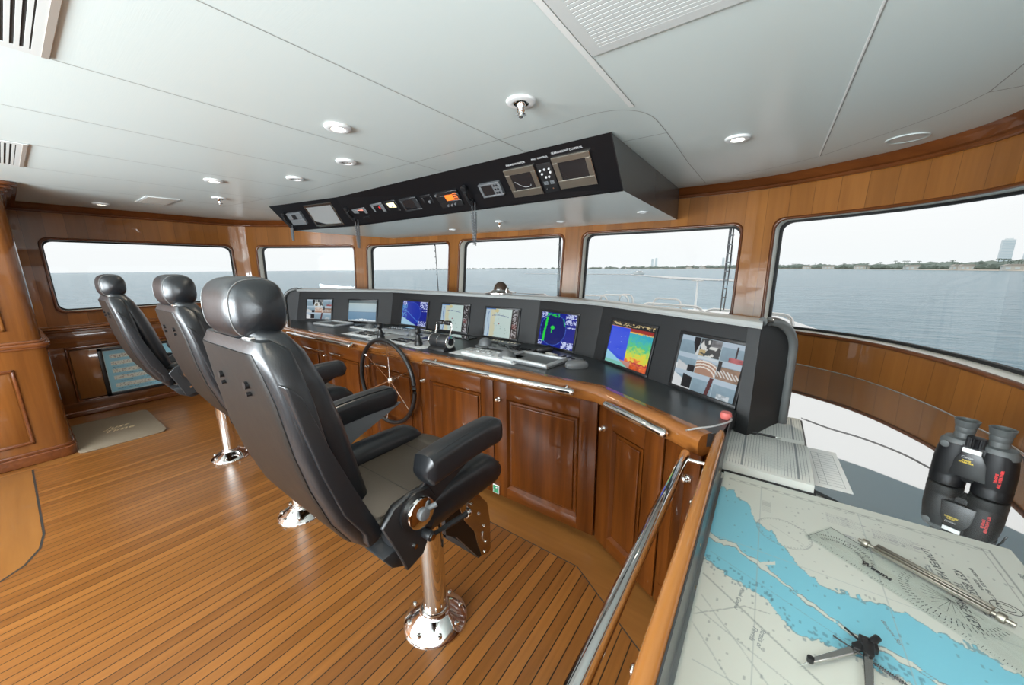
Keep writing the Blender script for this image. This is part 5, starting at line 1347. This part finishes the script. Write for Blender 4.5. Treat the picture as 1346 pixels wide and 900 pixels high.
FM = thing('printed_form', 'loose printed form sheet on the glossy table right of the log book', 'paper', (.232, 1.60, TZ + .0008), math.radians(2)); bm = B(); box(bm, (-.045, -.155, 0), (.05, .155, .0006)); obj('sheet', bm, 'white', FM)
bm = B()
for k in range(14): box(bm, (-.03, -.13 + k * .019, .0006), (.035, -.129 + k * .019, .0008))
for x in (-.03, -.01, .035): box(bm, (x, -.13, .0006), (x + .001, .12, .0008))
obj('printed_table', bm, 'inklight', FM)

# clear rule with protractor marks
RZ = TZ + .0018
RL = thing('plotting_ruler', 'long clear plastic plotting ruler lying across the chart', 'ruler', (.148, 1.131, RZ), math.atan2(-.211, .289))
bm = B(); box(bm, (0, 0, 0), (.52, .102, .004), .0012); obj('blade', bm, 'acrylic', RL)
bm = B()
for k in range(100): box(bm, (.008 + k * .005, .0015, .0041), (.0086 + k * .005, .005 + (.004 if k % 5 == 0 else 0), .0044))
for cx, rr in ((.235, .072), (.235, .062), (.07, .045), (.07, .060), (.46, .065), (.46, .055)):
    for k in range(30):
        a = PI + PI * k / 29 if cx != .07 else PI * (.1 + .8 * k / 29); c0, s0 = math.cos(a), math.sin(a); cy = .088 if cx != .07 else .012
        p = Vector((cx + rr * c0, cy + rr * s0, .0042)); tube(bm, [p, p + Vector((c0, s0, 0)) * .006], .0006, 4)
for k in range(13):
    a = PI + PI * k / 12; tube(bm, [(.235, .088, .0042), (.235 + .045 * math.cos(a), .088 + .045 * math.sin(a), .0042)], .0003, 4)
tube(bm, [(.006, .006, .0042), (.006, .096, .0042), (.10, .096, .0042)], .0005, 4)
obj('scale_marks', bm, 'ink', RL)
text('maker_mark', 'Weems', 'ink', .018, Matrix.Translation((.135, .035, .0042)), RL, bold=.0005)
RB = thing('roller_bar', 'ribbed bronze coloured roller bar lying along the clear ruler', 'roller', (.270, 1.172, TZ + .016), math.atan2(-.118, .185))
bm = B(); L = .222
for k, (y, z) in enumerate(((-.012, 0), (-.0055, .003), (.001, .004), (.0075, .003), (.013, -.001), (.0, -.006))): box(bm, (.022, y - .0022, z - .004), (L - .016, y + .0022, z + .004), .001, 1)
obj('housing', bm, 'alu', RB)
for x0_ in (0, L - .006):
    bm = B(); cyl(bm, (x0_ - .004, 0, -.004), (x0_ + .008, 0, -.004), .0095, n=18, bev=.0015); cyl(bm, (x0_ + .0 - .012, 0, -.004), (x0_ + .02, 0, -.004), .0045, n=12); obj('roller', bm, 'alu', RB)

# dividers
DV = thing('dividers', 'steel pair of dividers with black hinge lying on the chart', 'dividers', (.222, .822, TZ + .006))
bm = B(); box(bm, (-.012, -.010, .004), (.014, .013, .018), .003); cyl(bm, (.004, .002, .016), (.016, .02, .018), .006, n=16, bev=.001); cyl(bm, (-.03, .018, .012), (-.008, .0, .010), .002, n=8); obj('hinge', bm, 'black', DV)
for k, (dx, dy) in enumerate(((-.105, -.112), (-.028, -.21))):
    d = Vector((dx, dy, 0)); L = d.length; u = d.normalized(); a = math.atan2(u.y, u.x); Mx = Matrix.Translation((0, 0, .006 + .004 * k)) @ Matrix.Rotation(a, 4, 'Z')
    bm = B(); prism(bm, [(.0, -.007), (L * .3, -.006), (L * .86, -.0035), (L * .86, .0035), (L * .3, .006), (0, .007)], -.002, .004, .001, 1, M=Mx); lg = obj('leg', bm, 'steel', DV)
    bm = B(); prism(bm, [(-.004, -.009), (.028, -.008), (.034, 0), (.028, .008), (-.004, .009)], .0035, .009, .002, 2, M=Mx); obj('black_mount', bm, 'black', lg); bm = B(); cyl(bm, Mx @ Vector((L * .85, 0, .001)), Mx @ Vector((L * .85, 0, .011)), .0055, n=14, bev=.001); obj('black_wheel', bm, 'black', lg)
    bm = B(); cyl(bm, Mx @ Vector((L * .86, 0, .001)), Mx @ Vector((L, 0, -.003)), .0013, .0003, n=8); obj('needle', bm, 'chrome', lg)
bm = B()
for k in range(16): cyl(bm, (-.004 + k * .0028, -.032 - k * .0012, .009), (-.0026 + k * .0028, -.0326 - k * .0012, .009), .003, n=10)
cyl(bm, (-.05, -.012, .009), (.042, -.052, .009), .0016, n=8); obj('adjusting_screw', bm, 'blackmetal', DV)

# binoculars standing on their objectives
BN = thing('binoculars', 'black binoculars with grey eyecups standing upright on the glossy table', 'binoculars', (.592, 1.70, TZ), math.radians(-30)); BN.scale = (.97, .95, 1.03)
bm = B()
def oval(x, y, rx, ry, z, p=2.4): return [(x + px, y + py, z) for px, py in sup(rx, ry, p, 32)]
for s in (-1, 1):
    loft(bm, [oval(s * .047, 0, .034, .036, 0), oval(s * .047, 0, .041, .043, .004), oval(s * .047, 0, .042, .044, .030), oval(s * .047, 0, .0405, .042, .034), oval(s * .047, 0, .0415, .043, .038), oval(s * .046, 0, .042, .044, .085), oval(s * .044, 0, .040, .042, .120), oval(s * .042, 0, .036, .038, .142)])
loft(bm, [oval(0, .004, .060, .030, .028, 4), oval(0, .004, .060, .036, .05, 4), oval(0, .0, .062, .038, .12, 4), oval(0, 0, .056, .034, .146, 4)])
body = obj('body', bm, 'rubber', BN, ang=50)
bm = B(); prism(bm, [(-.040, .045), (.040, .045), (.034, .10), (.020, .13), (-.020, .13), (-.034, .10)], -.044, -.036, .004, 2, M=XZ); obj('front_plate', bm, 'black', body)
for s in (-1, 1):
    bm = B(); loft(bm, [oval(s * .043, .002, .041, .038, .132), oval(s * .042, .002, .041, .038, .144), oval(s * .040, .002, .035, .033, .156), oval(s * .037, .002, .025, .025, .160, 2)]); pr_ = obj('prism_cover', bm, 'greyrubber', BN)
    bm = B(); lathe(bm, [(.022, .156), (.0225, .170), (.0205, .176), (.0225, .180), (.0235, .190), (.0225, .194), (.025, .198), (.0275, .212), (.029, .216), (.0275, .217), (.024, .212), (.019, .200), (.016, .196), (0, .195)], 32, Matrix.Translation((s * .036, .002, 0)), cap=False); obj('eyecup', bm, 'greyrubber', pr_, ang=40)
    bm = B(); lathe(bm, [(.0155, .197), (0, .199)], 24, Matrix.Translation((s * .036, .002, 0)), cap=False); obj('lens', bm, 'screen_off', pr_)
bm = B(); n = 40; pts = [((.0165 if k % 2 else .0145) * math.cos(2 * PI * k / n), (.0165 if k % 2 else .0145) * math.sin(2 * PI * k / n)) for k in range(n)]; pts = [(x * 1.25, y * 1.25) for x, y in pts]; prism(bm, pts, .146, .176, 0, M=Matrix.Translation((-.002, -.028, 0))); lathe(bm, [(.018, .1762), (.0, .178)], 24, Matrix.Translation((-.002, -.028, 0)), cap=False); obj('focus_wheel', bm, 'rubber', BN)
bm = B(); box(bm, (-.022, -.0475, .128), (.018, -.040, .142), .001); obj('white_sticker', bm, 'white', BN)
bm = B(); cyl(bm, (-.062, -.037, .135), (-.062, -.041, .135), .011, n=20, bev=.001); obj('power_button', bm, 'greyrubber', BN)
FR = Matrix.Rotation(PI / 2, 4, 'X')
text('lettering', 'Canon', 'label', .0095, Matrix.Translation((-.008, -.0446, .112)) @ FR, BN); text('lettering', 'IMAGE\nSTABILIZER', 'yellow', .0062, Matrix.Translation((-.008, -.0446, .098)) @ FR, BN, bold=.0002)
text('lettering', '18x50 IS\nALL WEATHER', 'red', .0085, Matrix.Translation((.060, -.0425, .075)) @ Matrix.Rotation(.25, 4, 'Z') @ FR @ Matrix.Rotation(PI / 2, 4, 'Z'), BN, bold=.0004)
bm = B(); tube(bm, [(.075, .01, .150), (.086, .006, .146), (.094, -.004, .125), (.097, -.012, .110), (.10, -.01, .1)], .0025, 6); obj('strap', bm, 'black', BN)

bm = B(); tube(bm, [tuple(v) for v in catmull([(.19, 2.10, TZ + .002), (.28, 2.03, TZ + .002), (.38, 1.985, TZ + .002), (.48, 1.90, TZ + .002), (.54, 1.80, TZ + .002)], 5)], .0015, 6); o = obj('cord', bm, 'black'); tag(o, 'thin dark cord lying across the glossy table towards the binoculars', 'cord')
# ------------------------------------------------------------------ on top of the console ledge
CMP = thing('magnetic_compass', 'glass domed compass with a silver flange on the ledge above the console', 'compass', (-1.965, 2.575, LZ + .028))
CMP.scale = (.9, .9, .9); bm = B(); lathe(bm, [(.155, 0), (.155, .010), (.10, .020), (.085, .03), (.080, .035)], 40); obj('flange', bm, 'steel', CMP)
bm = B(); blob(bm, (0, 0, .03), (.072, .072, .085), 2, 32, 16)
for v in bm.verts: v.co.z = max(v.co.z, .02)
obj('dome', bm, plain('compass_glass', (.05, .03, .02), .05, 0, .6), CMP)
bm = B(); cyl(bm, (.08, -.02, .02), (.10, -.02, .055), .014); obj('lamp_housing', bm, 'steel', CMP)

# ------------------------------------------------------------------ outside: ship
def wiper(label, x, y, z0, z1, dx, w=.012):
    t_ = thing('wiper', label, 'wiper', (x, y, z0)); bm = B(); h = z1 - z0; box(bm, (dx - .012, -.20, h - .012), (dx + .012, .02, h + .012), .003)
    tube(bm, [(0, 0, 0), (dx * .3, .01, h * .35), (dx, .02, h)], [w * .4, w * .5, w * .8], 8); obj('arm', bm, 'blackmetal', t_)
    bm = B(); tube(bm, [(w * 1.6, 0, h * .02), (dx * .5 + w * 2, .0, h * .5), (dx + w * 1.2, .01, h)], w * .42, 6); obj('blade', bm, 'gasket', t_)
    bm = B()
    for k in range(9): u = .15 + k * .09; box(bm, (dx * u - .004, -.004, h * u - .006), (dx * u + w * 2.2, .006, h * u + .006), .001, 1)
    obj('clips', bm, 'greymetal', t_)
wiper('black wiper hanging outside the window at its right side, near the starboard pillar', -.357, 3.86, 1.14, 2.02, .012, .016)
wiper('black wiper hanging outside the window above the compass', -2.06, 3.80, 1.10, 2.02, .02, .012); wiper('thin wiper hanging outside the window right of the looped cord', -3.90, 3.62, 1.1, 2.0, -.04, .008)
bm = B(); R = []
for k in range(61):
    s = s_at(-6.1, -1.5) + (S_[-1] - 1.0 - s_at(-6.1, -1.5)) * k / 60; o_ = 1.75
    R.append([wp(s, 2.27, THK), wp(s, 2.27, o_), wp(s, 2.33, o_ + .04), wp(s, 2.42, o_), wp(s, 2.42, THK)])
loft(bm, R); struct('roof_overhang', bm, 'white')
bm = B()
prism(bm, [(.06, 7.5), (.12, 7.5), (.60, 6.0), (.93, 5.38), (1.4, 4.0), (1.0, 3.9), (.5, 5.0), (.36, 5.8)], .2, .75, .03); o = obj('side_bulwark', bm, 'white'); tag(o, 'white curved bulwark top seen low through the left corner of the big window', 'bulwark')
bm = B(); R = []
for u, h in ((0, .05), (.06, .40), (.3, .66), (.6, .68), (.9, .5), (1, .1)): R.append([(-2.2 + u * 2.6, 8.4 + py * .8, -.3 + (pz + 1) * h * .72) for py, pz in sup(1.0, 1, 3, 20)])
loft(bm, R); o = obj('deck_hatch', bm, 'white'); tag(o, 'white domed hatch cover on the foredeck behind the bow rails', 'hatch')
bm = B(); prism(bm, [(-7.3, 2.0), (-6.3, 2.4), (-5.0, 3.4), (-2.6, 3.8), (.0, 3.9), (.45, 4.4), (.0, 7), (-2.2, 9), (-3.2, 9.3), (-4.2, 9), (-6.2, 6)], -.6, .0); o = struct('foredeck', bm, 'white')
def rail(label, a, b_, h, r=.021, drop_l=True, drop_r=True, c=.12):
    a, b_ = Vector(a), Vector(b_); d = (b_ - a).normalized(); P = []
    if drop_l: P += [a - Vector((0, 0, h)) - d * c * .8] + [a + d * c * (1 - math.cos(t_)) - Vector((0, 0, c * (1 - math.sin(t_)))) for t_ in (0, .5, 1.0, PI / 2)]
    else: P += [a]
    if drop_r: P += [b_ - d * c * (1 - math.cos(t_)) - Vector((0, 0, c * (1 - math.sin(t_)))) for t_ in (PI / 2, 1.0, .5, 0)] + [b_ - Vector((0, 0, h)) + d * c * .8]
    else: P += [b_]
    o = thing('bow_rail', label, 'rail', P[0], 0, 'bow rails'); bm = B(); tube(bm, [p - P[0] for p in P], r, 10); obj('hoop', bm, 'steel', o)
rail('low bow rail seen just right of the compass', (-6.3, 8.0, .9), (-4.55, 7.95, .9), 1.2, drop_l=False)
rail('bow rail ending behind the middle pillar', (-4.35, 7.95, .9), (-3.15, 8.3, .9), 1.2)
rail('narrow bow rail hoop right of the middle pillar', (-3.42, 8.6, .9), (-2.75, 8.65, .9), 1.2)
rail('narrow bow rail hoop, second right of the middle pillar', (-2.72, 8.55, .9), (-2.20, 8.45, .9), 1.2) if False else None
rail('narrow bow rail hoop left of the largest hoop', (-3.15, 9.2, .88), (-2.78, 9.1, .88), 1.2)
rail('thin far hoop seen inside the largest bow rail', (-2.15, 8.6, .86), (-1.55, 8.5, .86), 1.2)
rail('largest nearest bow rail hoop in front of the white hatch', (-1.92, 6.9, .9), (-.86, 6.6, .9), 1.2, .024)
rail('nearest bow rail hoop at the starboard pillar', (-.80, 6.4, .9), (.3, 6.1, .9), 1.2, .024)
o = thing('jackstaff', 'slim white staff standing on the bow behind the largest hoop', 'staff', (-1.35, 9.0, -.5)); bm = B(); cyl(bm, (0, 0, 0), (.02, 0, 1.75), .028, .018, n=12); obj('pole', bm, 'white', o); bm = B(); box(bm, (-.10, -.03, 1.74), (.14, .03, 1.765), .008); obj('cap_bar', bm, 'steel', o)

# ------------------------------------------------------------------ outside: sea, coast
SEA = -6.0
t = NT('sea_water')
co = t.n('ShaderNodeTexCoord').outputs['Object']
h = None
for sc, dst, wgt in ((.9, (1, 1.7, 1), .5), (.22, (1, 2.2, 1), 1.6), (.045, (1, 2.6, 1), 3.5), (3.2, (1, 1.5, 1), .14)):
    mp = t.n('ShaderNodeMapping'); mp.inputs['Scale'].default_value = tuple(sc * q for q in dst); mp.inputs['Rotation'].default_value = (0, 0, -.5); t.l(co, mp.inputs[0])
    n1 = t.n('ShaderNodeTexNoise', i_Scale=1.0, i_Detail=5.0, i_Roughness=.6, i_Distortion=.4); t.l(mp.outputs[0], n1.inputs[0])
    v = t.math('MULTIPLY', n1.outputs[0], wgt); h = v if h is None else t.math('ADD', h, v)
bnode = t.n('ShaderNodeBump', i_Strength=1.0, i_Distance=1.3); t.l(h, bnode.inputs['Height']); t.l(bnode.outputs[0], t.p.inputs['Normal'])
t.set(Base_Color=(.215, .36, .44), Roughness=.20, Specular_IOR_Level=.42, IOR=1.33)
MAT['sea'] = t.m
bm = B(); bmesh.ops.create_circle(bm, cap_ends=True, segments=96, radius=14000); bmesh.ops.translate(bm, verts=bm.verts, vec=(0, 0, SEA)); o = obj('sea', bm, 'sea', flat=True); tag(o, 'grey blue sea with small waves outside the windows', 'sea', kind='stuff')
MAT['tree'] = plain('coast_trees', (.20, .255, .225), .9); MAT['sand'] = plain('beach', (.62, .58, .5), .9); MAT['foam'] = plain('foam', (.85, .87, .87), .7)  # tree green greyed by painted distance haze
MAT['bld'] = plain('hazy_tower', (.86, .92, .93), .7); MAT['house'] = plain('coast_house', (.70, .69, .64), .7); MAT['roofm'] = plain('coast_roof', (.45, .42, .38), .7); MAT['winm'] = plain('tower_windows', (.74, .83, .86), .5)  # tower walls and windows bleached by distance haze put into their colours
def dirpx(x, dist):
    """compass position of the coast at bearing x"""
    d = fwd * F_PX + r2 * (x - 673) + u2 * (97 + (x - 673) * .0088); v = Vector((d.x, d.y)).normalized() * dist; return v
CO = [(560, 9000), (640, 7000), (740, 3600), (840, 2400), (930, 1800), (1010, 1350), (1100, 1080), (1200, 880), (1300, 740), (1400, 650), (1560, 560)]
CO_P = [dirpx(*p) for p in CO]
def coast(u):
    u = max(0, min(len(CO_P) - 1.001, u)); i = int(u); return CO_P[i].lerp(CO_P[i + 1], u - i)
bm = B(); A = []
for k in range(61):
    p = coast(k / 60 * (len(CO_P) - 1)); r = p.normalized(); q = p + r * 400; A.append(((p.x, p.y, SEA + .1), (p.x + r.x * 18, p.y + r.y * 18, SEA + 1.2), (q.x, q.y, SEA + 1.6)))
for a, b_ in zip(A, A[1:]):
    for j in range(2): quad(bm, [a[j], b_[j], b_[j + 1], a[j + 1]])
o = struct('shoreline', bm, 'sand')
bm = B(); g = random.Random(5)
for k in range(900):
    u = g.random() ** .8 * (len(CO_P) - 1); p = coast(u); r = p.normalized(); dist = p.length; off = 46 + g.random() * 90; s = (4.2 + g.random() * 3.8) * (1 + dist / 4200); c0 = (p.x + r.x * off, p.y + r.y * off)
    b2 = bmesh.new(); bmesh.ops.create_icosphere(b2, subdivisions=1, radius=1)
    hgt = s * (.8 + .5 * g.random())
    for v in b2.verts: v.co = Vector((c0[0] + v.co.x * s * 1.5 * (.8 + .4 * g.random()), c0[1] + v.co.y * s * 1.3, SEA + 1 + (v.co.z + .75) * hgt * (.7 + .4 * g.random()) * .62))
    merge(bm, b2)
for k in range(90):                                                    # palms standing proud
    u = 3 + g.random() * (len(CO_P) - 4); p = coast(u); r = p.normalized(); off = 35; s = 9 + g.random() * 6; x, y = p.x + r.x * off, p.y + r.y * off
    cyl(bm, (x, y, SEA), (x, y, SEA + s), .35, n=5)
    for j in range(6):
        a = j * PI / 3; tube(bm, [(x, y, SEA + s), (x + 1.6 * math.cos(a), y + 1.6 * math.sin(a), SEA + s + .6), (x + 3 * math.cos(a), y + 3 * math.sin(a), SEA + s - .9)], [.3, .35, .1], 4)
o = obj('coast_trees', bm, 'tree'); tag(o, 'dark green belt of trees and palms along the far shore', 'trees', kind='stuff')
def building(name, label, cat, px, dist, w, d, h, mat, win=True, group=None):
    v = dirpx(px, dist); t_ = thing(name, label, cat, (v.x, v.y, SEA), math.atan2(v.y, v.x) - PI / 2 + .2, group)
    bm = B(); box(bm, (-w / 2, -d / 2, 0), (w / 2, d / 2, h)); obj('walls', bm, mat, t_)
    bm = B()
    if cat == 'tower': box(bm, (-w * .3, -d * .3, h), (w * .3, d * .3, h + 3)); obj('roof_plant', bm, mat, t_)
    else: prism(bm, [(-w * .56, h), (w * .56, h), (w * .3, h + 2.4), (-w * .3, h + 2.4)], -d * .56, d * .56, M=XZ); obj('roof', bm, 'roofm', t_)
    if win and cat == 'tower':
        bm = B(); n = max(3, int(h / 4))
        for k in range(n): box(bm, (-w / 2 * .94, -d / 2 - .3, 2 + k * (h - 4) / n), (w / 2 * .94, -d / 2 + .1, 2 + (k + .45) * (h - 4) / n))
        obj('window_bands', bm, 'winm', t_)
    elif win:
        bm = B()
        for k in range(3): box(bm, (-w * .4 + k * w * .3, -d / 2 - .2, h * .35), (-w * .4 + k * w * .3 + w * .16, -d / 2 + .1, h * .75))
        obj('windows', bm, 'winm', t_)
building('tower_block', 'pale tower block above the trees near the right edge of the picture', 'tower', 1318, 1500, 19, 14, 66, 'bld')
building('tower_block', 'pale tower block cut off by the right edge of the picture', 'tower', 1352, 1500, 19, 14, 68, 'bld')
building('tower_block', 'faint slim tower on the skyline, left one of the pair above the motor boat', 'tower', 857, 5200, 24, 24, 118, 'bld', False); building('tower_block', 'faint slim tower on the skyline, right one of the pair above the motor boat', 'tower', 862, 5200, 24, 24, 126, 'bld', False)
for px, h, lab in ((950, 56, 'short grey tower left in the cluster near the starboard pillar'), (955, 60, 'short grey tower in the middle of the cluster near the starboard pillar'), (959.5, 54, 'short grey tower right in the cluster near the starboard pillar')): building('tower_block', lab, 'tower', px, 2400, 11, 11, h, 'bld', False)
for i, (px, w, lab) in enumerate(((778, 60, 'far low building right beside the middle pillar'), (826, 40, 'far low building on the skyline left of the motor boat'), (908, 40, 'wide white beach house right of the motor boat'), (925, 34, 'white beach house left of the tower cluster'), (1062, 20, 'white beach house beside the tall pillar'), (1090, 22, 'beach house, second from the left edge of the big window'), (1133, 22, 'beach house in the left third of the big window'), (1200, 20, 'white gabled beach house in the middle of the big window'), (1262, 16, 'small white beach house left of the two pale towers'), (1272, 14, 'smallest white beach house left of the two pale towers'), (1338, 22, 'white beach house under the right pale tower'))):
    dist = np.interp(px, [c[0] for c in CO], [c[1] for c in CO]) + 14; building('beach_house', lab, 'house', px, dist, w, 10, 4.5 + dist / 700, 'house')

# motor boat and wake
v = dirpx(840, 415); bh = math.atan2(v.y, v.x) + .75
BT = thing('motor_boat', 'white motor yacht running on the sea with foaming wake', 'boat', (v.x, v.y, SEA + .3), bh); BT.scale = (1.05, 1.05, 1.05)
bm = B(); R = []
for y, w_, zt, zb in ((-6, 1.7, 1.5, .1), (-2, 2.0, 1.7, .0), (2, 1.9, 2.0, .1), (5, 1.1, 2.5, .4), (7, .1, 2.9, 1.2)): R.append([(-w_, y, zt), (-w_ * .8, y, zb), (0, y, zb - .3), (w_ * .8, y, zb), (w_, y, zt)])
loft(bm, R); obj('hull', bm, 'white', BT); bm = B(); box(bm, (-1.4, -4, 1.6), (1.4, 2.4, 3.4), .3); obj('cabin', bm, 'white', BT)
bm = B(); box(bm, (-1.45, -3.2, 2.3), (1.45, 2.2, 3.0), .1); obj('cabin_windows', bm, 'black', BT); bm = B(); box(bm, (-1.3, -3.4, 4.6), (1.3, .6, 4.8), .05)
for x in (-1.1, 1.1):
    for y in (-3.2, .3): cyl(bm, (x, y, 3.3), (x, y, 4.65), .06)
cyl(bm, (0, -1, 4.7), (0, -1.4, 7), .06); obj('flybridge', bm, 'white', BT)
bm = B(); g = random.Random(2); a = Vector(v); e1, e2 = dirpx(966, 560), dirpx(700, 900)
def wake(P, w0, w1, n):
    for k in range(n):
        u = k / n; p = P[0].lerp(P[1], u); q = P[0].lerp(P[1], (k + 1.2) / n); w_ = w0 + (w1 - w0) * u; r = p.normalized()
        j0, j1 = g.random() * w_, g.random() * w_
        quad(bm, [(p.x - r.x * (w_ + j0), p.y - r.y * (w_ + j0), SEA + .25), (q.x - r.x * (w_ + j1), q.y - r.y * (w_ + j1), SEA + .25), (q.x + r.x * w_, q.y + r.y * w_, SEA + .25), (p.x + r.x * w_, p.y + r.y * w_, SEA + .25)])
wake((dirpx(830, 410), dirpx(892, 285)), 9, 24, 34); wake((dirpx(892, 285), dirpx(975, 232)), 22, 9, 34); wake((dirpx(834, 425), dirpx(690, 540)), 11, 9, 30)
o = obj('wake', bm, 'foam', flat=True); tag(o, 'white foam wake trailing behind the motor boat', 'wake', kind='stuff')

# bases of the three big fitted pieces
for root, L in ((CON, Vector((-2.4, 1.9, 0))), (OV, Vector((-2.6, 2.6, 1.98))), (CT, Vector((.4, .9, 0)))):
    root.location = L
    for ch in [o for o in C.objects if o.parent == root]: ch.location = ch.location - L
